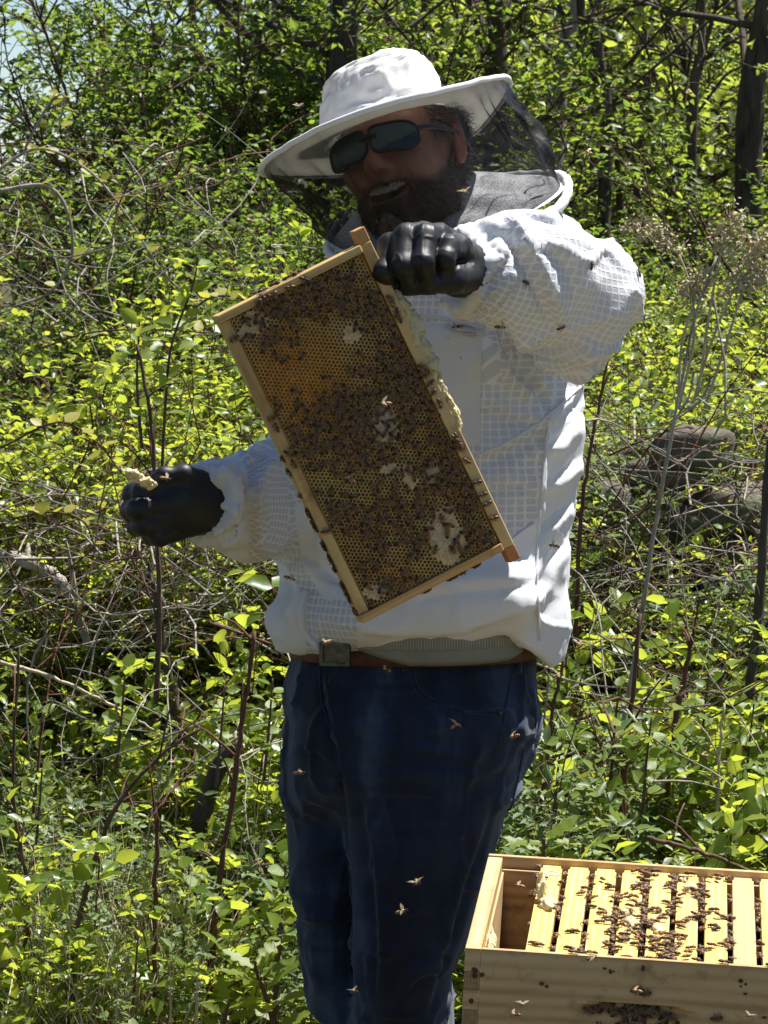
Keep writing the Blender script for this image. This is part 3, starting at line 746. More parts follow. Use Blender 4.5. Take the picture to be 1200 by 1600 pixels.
def leaf_part(kind, parent, pos, d, up, size):
    o = bpy.data.objects.new('leaf', LM[kind]); COL.objects.link(o); o.parent = parent
    f = np.asarray(d, float); f /= np.linalg.norm(f); u = np.asarray(up, float); u = u - f * (u @ f); u /= np.linalg.norm(u); s = np.cross(u, f)
    M_ = np.eye(4); M_[:3, 0] = f * size; M_[:3, 1] = s * size; M_[:3, 2] = u * size; M_[:3, 3] = pos
    o.matrix_local = Matrix(M_); return o
def leafy(name, pl, Y, r0, r1, mat, label, kind, n, size, seed, cat='plant', t0=.15, up=(0, -.5, 1), group=None):
    P = np.array([at(a, b, Y) for a, b in pl]); o = empty(name, tuple(P[0])); path = smooth_path(P - P[0], 30); q = np.random.default_rng(seed)
    a = Acc(); a.tube(path, np.linspace(r0, r1, 30) * Y / FPX, 6); link('stalk', a.mesh('stalk'), MAT[mat], o)
    for i in range(n):
        t = t0 + (1 - t0) * (i + .5) / n; p = path[min(29, int(t * 29))]; an = i * 2.4 + q.normal(0, .3)
        d = np.array([math.cos(an), .5 * math.sin(an), .35 + q.normal(0, .25)]); leaf_part(kind, o, p + d * .004, d, np.array(up) + q.normal(0, .35, 3), size * q.uniform(.65, 1.15))
    return tag(o, label, cat, group)
leafy('lobed_plant', [(430, 1620), (420, 1570), (405, 1530), (398, 1500)], 6.95, 5, 3, 'twig', 'light green plant with large lobed leaves by the trouser leg', 'lobed', 12, .085, 1, t0=.05)
leafy('lobed_plant', [(350, 1640), (352, 1590), (360, 1560)], 6.95, 4, 3, 'twig', 'lobed leaf plant low beside the larger one', 'lobed', 8, .075, 2, t0=.05)
leafy('lobed_plant', [(840, 1400), (848, 1340), (850, 1310)], 6.9, 4, 3, 'twig', 'lobed leaf plant sprouting behind the hive corner', 'lobed', 9, .075, 3, t0=.2)
leafy('lobed_plant', [(905, 1400), (910, 1340), (912, 1318)], 6.9, 4, 3, 'twig', 'lobed leaf plant behind the far hive rim', 'lobed', 8, .07, 4, t0=.2)
leafy('lance_plant', [(250, 800), (258, 640), (268, 540), (300, 450), (310, 400)], 8.0, 3, 1.5, 'twig', 'upright stem with grey green lance leaves beside the frame corner', 'ovate', 26, .046, 5, t0=.25)
leafy('lance_plant', [(222, 700), (214, 600), (218, 500)], 8.2, 3, 1.5, 'twig', 'second upright stem with narrow leaves above the glove', 'ovate', 18, .042, 6)
leafy('vine', [(-10, 270), (60, 232), (140, 268), (200, 340), (250, 420), (310, 480)], 10.2, 3, 1.6, 'bark_pale', 'arching bare vine with yellow leaves before the dark shrub', 'heart', 24, .030, 7, 'vine')
leafy('vine', [(40, 230), (75, 165), (100, 150), (90, 210)], 10.2, 2.4, 1.4, 'bark_pale', 'small loop of vine with yellow leaves high before the shrub', 'heart', 9, .028, 8, 'vine')
leafy('vine', [(-10, 300), (70, 290), (105, 330), (112, 400), (80, 455), (20, 480)], 10.0, 4, 2, 'bark_pale', 'grey vine bent in a half circle before the shrub', 'heart', 6, .036, 9, 'vine', .1)
leafy('vine', [(0, 700), (90, 660), (150, 690), (190, 740)], 8.3, 2.4, 1.5, 'twig', 'vine with round yellow green leaves above the brush', 'heart', 12, .030, 10, 'vine')
leafy('vine', [(20, 810), (80, 800), (130, 815), (150, 860)], 8.2, 2.4, 1.5, 'twig', 'vine with yellow leaves left of the glove', 'heart', 9, .028, 11, 'vine')
leafy('vine', [(290, 495), (320, 470), (350, 462), (390, 470)], 9.0, 2.4, 1.5, 'twig', 'yellow leaved vine at the frame corner', 'heart', 8, .026, 12, 'vine')
leafy('vine', [(60, 545), (140, 520), (230, 515), (330, 520)], 9.2, 2.0, 1.4, 'twig', 'yellowish vine trailing over the leaf mass', 'heart', 12, .024, 13, 'vine')
for i, (px, py, Y, sz, n) in enumerate([(1010, 1150, 7.2, .046, 12), (1140, 1290, 7.1, .055, 8), (960, 1100, 7.4, .04, 12), (870, 1180, 7.2, .042, 10), (1100, 1080, 7.6, .04, 12), (1170, 1130, 7.5, .04, 10)]):
    leafy('broad_leaf_shoot', [(px - 6, py + 120), (px, py + 40), (px + 8, py - 30)], Y, 3, 1.5, 'twig', ['shoot with broad bright leaves behind the hive, beside the tall dry stem', 'shoot with yellowing broad leaves at the hive rim near the picture edge', 'shoot with broad leaves below the jacket hem', 'broad leaved shoot beside the back pocket', 'broad leaved shoot right of the dry stem', 'broad leaved shoot at the right picture edge'][i], 'heart_green', n, sz * .62, 40 + i, 'plant', .2)
for i, (px, py, Y, sz, n) in enumerate([(60, 1150, 7.5, .04, 12), (190, 1080, 7.6, .04, 12), (345, 1110, 7.5, .045, 9), (420, 1100, 7.5, .04, 10), (150, 1380, 7.1, .04, 12), (290, 1390, 7.2, .042, 12), (60, 1240, 7.3, .038, 12), (440, 1390, 7.1, .045, 8), (210, 1500, 7.0, .04, 10)]):
    leafy('broad_leaf_shoot', [(px - 8, py + 120), (px, py + 40), (px + 6, py - 40)], Y, 3, 1.5, 'twig', ['leafy shoot at the left picture edge above the grass', 'leafy shoot below the outstretched sleeve', 'leafy shoot by the broken stump top', 'leafy shoot touching the jeans hip', 'leafy shoot over the dry grass', 'leafy shoot beside the red brown cane', 'leafy shoot at the left edge, lower one', 'leafy shoot beside the jeans knee', 'leafy shoot low in the dry grass'][i], 'heart_green' if i % 2 else 'ovate', n, sz * .68, 60 + i, 'plant', .2)
# ---- dry flower heads behind the shoulder
for i, (pl, lb) in enumerate([([(1060, 640), (1085, 520), (1070, 420), (1030, 365), (985, 355)], 'dry tan seed plume drooping towards the sleeve'), ([(1090, 620), (1110, 480), (1130, 380), (1150, 335)], 'tallest dry tan seed plume right of the sleeve'), ([(1100, 640), (1140, 520), (1170, 420), (1190, 370)], 'dry seed plume near the right picture edge'), ([(1080, 640), (1110, 540), (1150, 450), (1195, 430)], 'dry seed plume bending over to the right picture edge'), ([(1060, 640), (1065, 540), (1085, 470), (1090, 430)], 'short dry seed plume between the taller ones')]):
    Y = 8.9; P = np.array([at(a, b, Y) for a, b in pl]); o = empty('dry_weed', tuple(P[0])); path = smooth_path(P - P[0], 24); q = np.random.default_rng(80 + i)
    a = Acc(); a.tube(path, np.linspace(2.6, 1.2, 24) * Y / FPX, 5); link('stalk', a.mesh('stalk'), MAT['straw'], o)
    n = 420; b = path[q.integers(14, 24, n)] + q.normal(0, 1, (n, 3)) * [.020, .020, .014]
    VL, TL, tn = leaves(b, q.normal(0, 1, (n, 3)), q.normal(0, 1, (n, 3)), q.uniform(.006, .014, n), .55, q, q.uniform(.75, 1.2, n))
    link('seed_head', mesh_np('seed_head', VL, TL, attrs={'tint': tn}), MAT['straw'], o)['kind'] = 'stuff'; tag(o, lb, 'weed', 'dry weeds behind the shoulder')
# ================================================================== the beekeeper
from mathutils.bvhtree import BVHTree
def bvh_of(V, Q): return BVHTree.FromPolygons([tuple(v) for v in V], [tuple(q) for q in Q])
def snap(bvh, px, py, off=0.0, Y=5.9):
    o = Vector(CAM); d = (Vector(at(px, py, Y)) - o).normalized()
    h = bvh.ray_cast(o, d)
    if h[0] is None:
        h = bvh.find_nearest(Vector(at(px, py, Y)))
    n = h[1] if h[1].dot(d) < 0 else -h[1]
    return np.array(h[0] + n * off), np.array(n)
def patch_mesh(name, bvh, c, nu, nv, off, uvscale=None):
    """A sewn-on panel that follows the cloth: corner pixels (tl, tr, br, bl)."""
    c = np.asarray(c, float)
    P = np.zeros((nv + 1, nu + 1, 3)); Pb = P.copy()
    for j in range(nv + 1):
        for i in range(nu + 1):
            s, t = i / nu, j / nv
            q = (c[0] * (1 - s) + c[1] * s) * (1 - t) + (c[3] * (1 - s) + c[2] * s) * t
            e = min(s, 1 - s, t, 1 - t)
            a, n = snap(bvh, q[0], q[1], off if e > 0 else -0.002)
            P[j, i] = a
    V = P.reshape(-1, 3)
    Q = [[j * (nu + 1) + i, (j + 1) * (nu + 1) + i, (j + 1) * (nu + 1) + i + 1, j * (nu + 1) + i + 1] for j in range(nv) for i in range(nu)]
    return mesh_np(name, V, quads=Q)

# ---- cloth materials
def cloth_grid():
    k = NT('jacket_mesh_fabric')
    uvn = k.n('ShaderNodeUVMap'); sep = k.n('ShaderNodeSeparateXYZ'); k.l(uvn.outputs[0], sep.inputs[0])
    wob = k.noise(k.coord('Object'), 60, 2)
    cells = []
    for a in (0, 1):
        w = k.math('MULTIPLY_ADD', wob, 0.14, sep.outputs[a])
        f = k.math('SUBTRACT', k.math('FRACT', w), 0.5)
        cells.append(k.math('POWER', k.math('ABSOLUTE', f), 4))
    dist = k.math('POWER', k.math('ADD', cells[0], cells[1]), 0.25)
    cell = k.ramp(dist, [(0.34, (1, 1, 1)), (0.42, (0, 0, 0))])
    plain = k.attr('plain').outputs['Fac']
    cell = k.math('MULTIPLY', cell, k.math('SUBTRACT', 1.0, plain), clamp=True)
    stain = k.ramp(k.noise(k.coord('Object'), 7, 5, 0.6), [(0.45, (0.80, 0.81, 0.84)), (0.75, (0.72, 0.71, 0.68))])
    col = k.mix(cell, stain, (0.55, 0.56, 0.60))
    grain = k.noise(k.coord('Object'), 900, 2)
    fine = k.noise(k.coord('Object'), 140, 4, 0.6)
    hgt = k.math('ADD', k.math('MULTIPLY', cell, -1.0), k.math('ADD', k.math('MULTIPLY', grain, 0.25), k.math('MULTIPLY', fine, 0.8)))
    nb = k.bump(hgt, 0.5, 0.0012)
    return k.done(k.mixsh(0.22, k.bsdf(col, 0.85, 0.15, nb, Sheen_Weight=0.1), k.translucent((0.78, 0.77, 0.74), nb)))
MAT['jacket'] = cloth_grid()
def cloth_plain(name, c1, c2, tr=0.2, wr=1.0):
    k = NT(name)
    col = k.mix(k.ramp(k.noise(k.coord('Object'), 9, 5, 0.6), [(0.4, (0, 0, 0)), (0.8, (1, 1, 1))]), c1, c2)
    h = k.math('ADD', k.math('MULTIPLY', k.noise(k.coord('Object'), 700, 2), 0.4), k.math('MULTIPLY', k.noise(k.coord('Object'), 45, 4, 0.55, 0.6), 1.2 * wr))
    nb = k.bump(h, 0.5, 0.0015)
    return k.done(k.mixsh(tr, k.bsdf(col, 0.85, 0.15, nb), k.translucent((0.8, 0.77, 0.68), nb)))
MAT['twill'] = cloth_plain('white_cotton_twill', (0.79, 0.80, 0.83), (0.70, 0.69, 0.66))
MAT['cuff'] = cloth_plain('gathered_cuff_cotton', (0.80, 0.78, 0.72), (0.62, 0.55, 0.42), 0.25, 2.0)
MAT['hat'] = cloth_plain('white_hat_cotton', (0.86, 0.86, 0.85), (0.78, 0.77, 0.74), 0.28, 0.8)
def denim():
    k = NT('dark_blue_denim')
    o = k.coord('Object')
    fade = k.noise(k.coord('Object', (9, 9, 2.0)), 1.0, 5, 0.62, 0.5)
    wr = k.noise(k.coord('Object', (3, 3, 26)), 1.0, 4, 0.6, 1.2)
    base = k.ramp(k.math('ADD', k.math('MULTIPLY', fade, 0.85), k.math('MULTIPLY', wr, 0.15)), [(0.40, (0.004, 0.006, 0.016)), (0.52, (0.010, 0.019, 0.044)), (0.64, (0.042, 0.068, 0.115))])
    yarn = k.noise(k.coord('Object', (900, 900, 160)), 1.0, 2)
    col = k.mix(k.math('MULTIPLY', yarn, 0.22), base, (0.03, 0.045, 0.075))
    nb = k.bump(k.math('ADD', k.math('MULTIPLY', yarn, 0.4), k.math('MULTIPLY', wr, 0.6)), 0.4, 0.002)
    return k.done(k.bsdf(col, 0.85, 0.2, nb, Sheen_Weight=0.15))
MAT['denim'] = denim()
def simple(name, c, rough=0.5, spec=0.4, c2=None, scale=40, bump=0.0, metal=0.0, bscale=None):
    k = NT(name)
    o = k.coord('Object')
    col = c if c2 is None else k.mix(k.ramp(k.noise(o, scale, 4), [(0.35, (0, 0, 0)), (0.65, (1, 1, 1))]), c, c2)
    nb = k.bump(k.noise(o, bscale or scale * 3, 3), 0.5, bump) if bump else None
    return k.done(k.bsdf(col, rough, spec, nb, metal))
MAT['glove'] = simple('black_nitrile_glove', (0.008, 0.008, 0.009), 0.50, 0.38, (0.014, 0.014, 0.015), 30, 0.0007, 0, 90)
MAT['belt'] = simple('brown_leather_belt', (0.10, 0.035, 0.02), 0.5, 0.4, (0.05, 0.02, 0.012), 60, 0.0006)
MAT['buckle'] = simple('tarnished_buckle_metal', (0.12, 0.11, 0.08), 0.4, 0.5, (0.05, 0.05, 0.03), 80, 0.0004, 0.8)
MAT['stitch'] = simple('faded_denim_seam', (0.035, 0.045, 0.065), 0.9, 0.1)
MAT['black_plastic'] = simple('black_plastic_frame', (0.008, 0.008, 0.010), 0.3, 0.5)
MAT['teeth'] = simple('tooth_enamel', (0.50, 0.43, 0.32), 0.3, 0.5)
MAT['mouth'] = simple('mouth_inside', (0.05, 0.012, 0.01), 0.6, 0.3)
MAT['boot'] = simple('brown_work_boot', (0.05, 0.03, 0.018), 0.7, 0.3, (0.08, 0.05, 0.03), 30, 0.001)
def shirt():
    k = NT('grey_ribbed_knit')
    w = k.n('ShaderNodeTexWave'); w.wave_type = 'BANDS'; w.bands_direction = 'X'
    w.inputs['Scale'].default_value = 80; w.inputs['Distortion'].default_value = 1.2; w.inputs['Detail'].default_value = 2
    k.l(k.coord('Object'), w.inputs['Vector'])
    col = k.mix(w.outputs['Fac'], (0.20, 0.21, 0.19), (0.36, 0.36, 0.33))
    return k.done(k.bsdf(col, 0.9, 0.1, k.bump(w.outputs['Fac'], 0.7, 0.0025)))
MAT['knit'] = shirt()
MAT['undershirt'] = simple('sage_undershirt', (0.24, 0.25, 0.21), 0.9, 0.1, (0.18, 0.19, 0.16), 14, 0.002, 0, 60)
def lens():
    k = NT('dark_mirrored_lens')
    return k.done(k.bsdf((0.055, 0.095, 0.12), 0.05, 0.9, None, 0.85))
MAT['lens'] = lens()
def veil(name, base, edge):
    k = NT(name)
    tr = k.n('ShaderNodeBsdfTransparent')
    w = k.noise(k.coord('Object'), 28, 3, 0.6, 0.8)
    lw = k.n('ShaderNodeLayerWeight'); lw.inputs['Blend'].default_value = 0.35
    fac = k.math('ADD', k.math('MULTIPLY', lw.outputs['Facing'], edge), k.math('MULTIPLY_ADD', w, 0.2, base), clamp=True)
    sh = k.bsdf((0.004, 0.004, 0.005), 0.5, 0.35)
    return k.done(k.mixsh(fac, tr.outputs[0], sh))
MAT['veil'] = veil('black_veil_netting', 0.28, 0.62)
def yoke():
    k = NT('grey_net_over_white_cotton')
    n = k.noise(k.coord('Object'), 420, 2, 0.6)
    col = k.mix(k.ramp(n, [(0.40, (0, 0, 0)), (0.62, (1, 1, 1))]), (0.36, 0.36, 0.38), (0.76, 0.76, 0.78))
    return k.done(k.bsdf(col, 0.8, 0.2, k.bump(k.noise(k.coord('Object'), 30, 4), 0.6, 0.004)))
MAT['yoke'] = yoke()
def skin():
    k = NT('tanned_skin')
    n = k.noise(k.coord('Object'), 55, 4, 0.6)
    sk = k.mix(k.ramp(n, [(0.35, (0, 0, 0)), (0.7, (1, 1, 1))]), (0.36, 0.175, 0.115), (0.27, 0.12, 0.078))
    sk = k.mix(k.attr('flush').outputs['Fac'], sk, (0.42, 0.12, 0.085))
    col = k.mix(k.attr('beard').outputs['Fac'], sk, (0.075, 0.042, 0.028))
    col = k.mix(k.attr('lip').outputs['Fac'], col, (0.20, 0.065, 0.05))
    nb = k.bump(k.noise(k.coord('Object'), 380, 3), 0.35, 0.0008)
    return k.done(k.bsdf(col, 0.5, 0.35, nb, Subsurface_Weight=0.12, Subsurface_Scale=0.01))
MAT['skin'] = skin()
def hairmat():
    k = NT('hair_strands')
    col = k.ramp(k.attr('tint').outputs['Fac'], [(0.0, (0.012, 0.007, 0.005)), (0.5, (0.055, 0.032, 0.020)), (0.8, (0.16, 0.11, 0.08)), (1.0, (0.45, 0.42, 0.38))])
    return k.done(k.bsdf(col, 0.45, 0.35))
MAT['hair'] = hairmat()

person = empty('person', at(600, 2090, 5.95))
person.location.z = 0
tag(person, 'bearded man in white beekeeping jacket, wide hat, sunglasses and dark jeans holding the comb frame', 'person')
bpy.context.view_layer.update()
PINV = Matrix.Translation(person.location).inverted()
def kid(name, me, mat, parent=person):
    o = link(name, me, mat)
    o.parent = parent
    o.matrix_parent_inverse = parent.matrix_world.inverted() if parent is person else Matrix()
    return o
def sub(name, me, mat, parent):
    o = link(name, me, mat); o.parent = parent
    return o

# ---- stacked ellipse body (rows: py, xl, xr, half depth in metres)
def stack_fn(rows, Y, kz=0.02, sq=2.4, yo=None):
    rows = np.array([tuple(r) + (0,) * (5 - len(r)) for r in rows], float)
    z = np.array([at(600, r[0], Y)[2] for r in rows])
    xl = np.array([at(r[1], r[0], Y)[0] for r in rows]); xr = np.array([at(r[2], r[0], Y)[0] for r in rows])
    o = np.argsort(z); z = z[o]; cx = ((xl + xr) / 2)[o]; a = ((xr - xl) / 2)[o]; b = rows[o, 3]
    yoff = np.zeros(len(z)) if rows.shape[1] < 5 else rows[o, 4]
    def f(G):
        zz = G[2][0, 0, :]
        C = np.interp(zz, z, cx)[None, None, :]; A = np.interp(zz, z, a)[None, None, :]; B = np.interp(zz, z, b)[None, None, :]
        O = np.interp(zz, z, yoff)[None, None, :]
        k = (np.abs((G[0] - C) / A) ** sq + np.abs((G[1] - Y - O) / B) ** sq) ** (1 / sq)
        d = (k - 1) * np.minimum(A, B)
        return smax(d, np.maximum(z[0] - G[2], G[2] - z[-1]), kz)
    return f

# ---- jacket
def R(px, Y=5.9): return px * Y / FPX
tors = stack_fn([(335, 650, 770, .06, .02), (352, 620, 815, .09, .02), (378, 585, 862, .12, .01), (410, 552, 885, .14), (470, 528, 885, .15), (540, 510, 885, .155),
                 (620, 490, 900, .16), (670, 472, 910, .165), (730, 456, 905, .17), (780, 444, 894, .175), (850, 441, 882, .18), (910, 440, 882, .185),
                 (955, 432, 889, .19), (990, 430, 889, .185), (1030, 440, 880, .175), (1060, 445, 876, .17)], 5.98)
def jacket_fn(G):
    d = tors(G)
    # his left arm (raised to the frame)
    sl = cone(G, at(730, 426, 5.54), at(835, 430, 5.62), R(64), R(80))
    sl = smin(sl, cone(G, at(835, 432, 5.62), at(920, 460, 5.70), R(78), R(78)), .03)
    sl = smin(sl, cone(G, at(920, 460, 5.70), at(845, 430, 5.95), R(78), R(94)), .03)
    sl = smin(sl, ell(G, at(900, 520, 5.74), (R(68), .08, R(76))), .035)
    sl = smin(sl, ell(G, at(800, 452, 5.60), (R(62), .07, R(58))), .02)
    d = smin(d, sl, .028)
    # his right arm (hand held out)
    sr = cone(G, at(572, 480, 6.04), at(500, 690, 6.0), R(72), R(64))
    sr = smin(sr, cone(G, at(500, 690, 6.0), at(440, 785, 5.94), R(64), R(76)), .03)
    sr = smin(sr, cone(G, at(432, 785, 5.94), at(318, 784, 5.60), R(82), R(56)), .03)
    sr = smin(sr, ell(G, at(392, 815, 5.80), (R(62), .09, R(66))), .03)
    d = smin(d, sr, .025)
    # cloth bloused over the hem
    d = smin(d, cone(G, at(448, 968, 5.90), at(560, 965, 5.79), R(42), R(40)), .03)
    d = smin(d, cone(G, at(620, 950, 5.79), at(800, 935, 5.80), R(38), R(40)), .05)
    # hem line
    hx = [380, 430, 480, 560, 640, 720, 785, 800, 868, 900]; hy = [1018, 1022, 1026, 1014, 1011, 1006, 990, 998, 1049, 1046]
    x = G[0][:, 0, 0]
    zc = np.interp(x, [at(a, b, 5.85)[0] for a, b in zip(hx, hy)], [at(a, b, 5.85)[2] for a, b in zip(hx, hy)])[:, None, None]
    d = smax(d, zc - G[2], .012)
    # cuff openings
    for a, b in ((at(727, 426, 5.52), at(835, 432, 5.60)), (at(324, 784, 5.60), at(432, 785, 5.86))):
        n = (b - a) / np.linalg.norm(b - a)
        pl = (a[0] - G[0]) * n[0] + (a[1] - G[1]) * n[1] + (a[2] - G[2]) * n[2]
        loc = np.sqrt((G[0] - a[0]) ** 2 + (G[1] - a[1]) ** 2 + (G[2] - a[2]) ** 2)
        d = np.where(loc < 0.115, smax(d, pl, .008), d)
    return d
lo = (at(290, 1060, 5.9)[0], 5.38, at(600, 1062, 5.9)[2]); hi = (at(1015, 300, 5.9)[0], 6.20, at(600, 315, 5.9)[2])
JV, JQ = sdf_mesh(jacket_fn, lo, hi, 0.0046)
JV = relax(JV, JQ, 2)
# fabric coordinates per face, before the folds
fc = JV[JQ].mean(1)
bones = [(at(745, 428, 5.56), at(925, 462, 5.70)), (at(925, 462, 5.70), at(860, 435, 5.92)), (at(560, 480, 6.02), at(436, 785, 5.94)), (at(432, 785, 5.94), at(335, 784, 5.66))]
bx, by = proj(fc)
cls = np.zeros(len(fc), int)
dmin = np.full(len(fc), 9.0)
for i, (a, b) in enumerate(bones):
    ba = b - a; t = np.clip(((fc - a) @ ba) / (ba @ ba), 0, 1); dd = np.linalg.norm(fc - a - t[:, None] * ba, axis=1)
    w = dd < dmin; dmin = np.where(w, dd, dmin); cls = np.where(w, i + 1, cls)
arm_l = (by < 600 - (bx - 760) * 0.1) & (bx > 700) & ((fc[:, 1] < 5.83) | (bx > 890))
arm_r = (bx < 447)
cls = np.where((cls >= 3) & arm_r & (by < 890), cls, np.where((cls > 0) & (cls < 3) & arm_l, cls, 0))
uv = np.zeros((len(JQ), 4, 2))
Vc = JV[JQ]
th = rad(25)
for c in range(5):
    s_ = cls == c
    if not s_.any(): continue
    P = Vc[s_]
    if c == 0:
        uv[s_, :, 0] = P[..., 0] * 1.0 - (P[..., 1] - 5.8) * 0.5; uv[s_, :, 1] = P[..., 2]
    else:
        a, b = bones[c - 1]; n = (b - a) / np.linalg.norm(b - a)
        e1 = np.cross(n, [0, 1.0, 0]); e1 /= np.linalg.norm(e1); e2 = np.cross(n, e1)
        r = P - a
        an = np.arctan2(r @ e1, -(r @ e2) if (e2[1] > 0) else (r @ e2))
        an = np.where(np.ptp(an, axis=1, keepdims=True) > 3, np.where(an < 0, an + 2 * math.pi, an), an)
        uv[s_, :, 0] = r @ n; uv[s_, :, 1] = an * 0.082
uv /= 0.0108
N = vnormals(JV, JQ)
# folds: creases and loose wrinkles
w1 = noise3(JV * np.array([7, 7, 9.0]), 1); w2 = 1 - np.abs(noise3(JV * np.array([13, 9, 17.0]) + w1[:, None] * .5, 2)) * 2
w3 = 1 - np.abs(noise3(JV * 34 + w1[:, None] * 1.0, 3)) * 2
x_, y_ = proj(JV)
arms = ((x_ > 690) & (y_ < 640)) | (x_ < 450)
amp = np.where(arms, 1.0, 0.55)
JV = JV + N * (amp * (w1 * .007 + np.clip(w2, 0, 1) ** 3 * .011 + np.clip(w3, 0, 1) ** 3 * .0022 - .002))[:, None]
N = vnormals(JV, JQ)
FOLDS = [
    ([(876, 512), (858, 460), (842, 425), (820, 385), (790, 360), (750, 352)], 15, 17, -1),
    ([(728, 490), (745, 455), (770, 425), (786, 395), (778, 368)], 10, 9, 1),
    ([(740, 492), (775, 470), (800, 430), (806, 400)], 9, 8, 1),
    ([(760, 356), (830, 352), (900, 372), (960, 405)], 12, 8, -1),
    ([(830, 372), (880, 395), (905, 440), (905, 480)], 14, 8, 1),
    ([(800, 338), (860, 345), (920, 372), (975, 420)], 9, 6, 1),
    ([(790, 500), (822, 537), (860, 549), (910, 553), (955, 566)], 12, 15, 1),
    ([(767, 504), (782, 557), (805, 596), (845, 630)], 12, 15, -1),
    ([(815, 530), (836, 595), (858, 626)], 11, 13, 1),
    ([(905, 603), (860, 652), (800, 690), (735, 716)], 14, 16, -1),
    ([(752, 615), (790, 646), (845, 658)], 11, 10, 1),
    ([(870, 640), (850, 700), (846, 780), (838, 840)], 10, 10, -1),
    ([(905, 660), (880, 690), (858, 712)], 9, 9, 1), ([(908, 720), (880, 748), (858, 765)], 9, 9, 1), ([(893, 790), (870, 815), (850, 835)], 9, 8, 1), ([(885, 850), (862, 890), (842, 940)], 9, 9, 1),
    ([(745, 760), (800, 750), (850, 765)], 14, 6, 1),
    ([(560, 985), (700, 985), (790, 960), (850, 940)], 16, 10, 1),
    ([(630, 930), (720, 912), (810, 905), (850, 890)], 14, 7, 1),
    ([(450, 880), (470, 930), (440, 975)], 12, 12, 1), ([(470, 870), (505, 905), (545, 930)], 12, 9, -1),
    ([(443, 700), (400, 745), (395, 800), (405, 860)], 13, 11, 1), ([(350, 722), (375, 760), (372, 820), (352, 850)], 10, 13, -1),
    ([(340, 860), (380, 845), (420, 865)], 10, 9, 1), ([(430, 690), (400, 700), (380, 720)], 9, 8, 1),
    ([(905, 560), (950, 530), (985, 480)], 12, 8, 1), ([(880, 590), (930, 585), (965, 560)], 10, 9, -1)]
JV = fold(JV, N, FOLDS)
# gathered cloth at both cuffs
for a, b, r0 in ((at(727, 426, 5.52), at(835, 432, 5.60), .075), (at(324, 784, 5.60), at(432, 785, 5.86), .085)):
    n = (b - a) / np.linalg.norm(b - a); e1 = np.cross(n, [0, 1.0, 0.2]); e1 /= np.linalg.norm(e1); e2 = np.cross(n, e1)
    r = JV - a; s = r @ n; an = np.arctan2(r @ e1, r @ e2); rr = np.linalg.norm(r - s[:, None] * n, axis=1)
    near = np.clip(1 - s / r0, 0, 1) * (rr < .1) * (s > -.03)
    g = np.sin(an * 25 + noise3(JV * 22, 9) * 3.0) * .0026 * near + np.exp(-((s - .034) / .010) ** 2) * .005 * (rr < .1) - np.exp(-((s - .014) / .009) ** 2) * .006 * (rr < .1)
    JV = JV + vnormals(JV, JQ) * g[:, None]
JV = relax(JV, JQ, 1, 0.35)
px_, py_ = proj(JV)
plain = np.zeros(len(JV))
plain[inside_poly(px_, py_, [(560, 885), (735, 885), (835, 815), (880, 815), (900, 1060), (560, 1060)])] = 1
plain[inside_poly(px_, py_, [(860, 640), (925, 600), (925, 900), (900, 1060), (835, 1060), (846, 760)])] = 1
plain[inside_poly(px_, py_, [(700, 340), (800, 345), (786, 395), (760, 440), (735, 500), (690, 505)])] = 1
plain[inside_poly(px_, py_, [(290, 700), (372, 700), (392, 760), (388, 900), (290, 900)])] = 1
plain[inside_poly(px_, py_, [(395, 900), (440, 880), (475, 930), (478, 1030), (395, 1030)])] = 1
plain[inside_poly(px_, py_, [(460, 790), (500, 760), (560, 930), (510, 940), (470, 880)])] = 1
jme = mesh_np('jacket', JV, quads=JQ, attrs={'plain': plain}, uv=uv.reshape(-1, 2))
jacket = kid('jacket', jme, MAT['jacket'])
JB = bvh_of(JV, JQ)
# chest pocket with its zip, seams and binding
sub('pocket', patch_mesh('pocket', JB, [(612, 492), (756, 512), (752, 700), (640, 690)], 14, 18, .004), MAT['twill'], jacket)
pk = Acc(); pk.tube([snap(JB, *q, .0065)[0] for q in [(702, 510), (715, 515), (728, 517), (742, 520)]], .0032, 6); pk.tube([snap(JB, *q, .0065)[0] for q in [(722, 520), (735, 524), (744, 524)]], .0022, 6)
sub('zip', pk.mesh('zip'), simple('grey_zip', (0.5, 0.5, 0.52), 0.5, 0.5), jacket)
for pl, r in (([(608, 496), (680, 496), (758, 514)], .0028), ([(478, 925), (471, 955), (476, 985), (500, 1012)], .006), ([(858, 642), (846, 760), (838, 880), (842, 1000)], .0022), ([(560, 886), (640, 890), (735, 884), (832, 818)], .002),
              ([(906, 604), (850, 655), (790, 692), (742, 712)], .0022)):
    q = smooth_path(pl, 30); sm = Acc()
    sm.tube([snap(JB, a, b, .001)[0] for a, b in q], r, 6)
    sub('seam', sm.mesh('seam'), MAT['twill'], jacket)

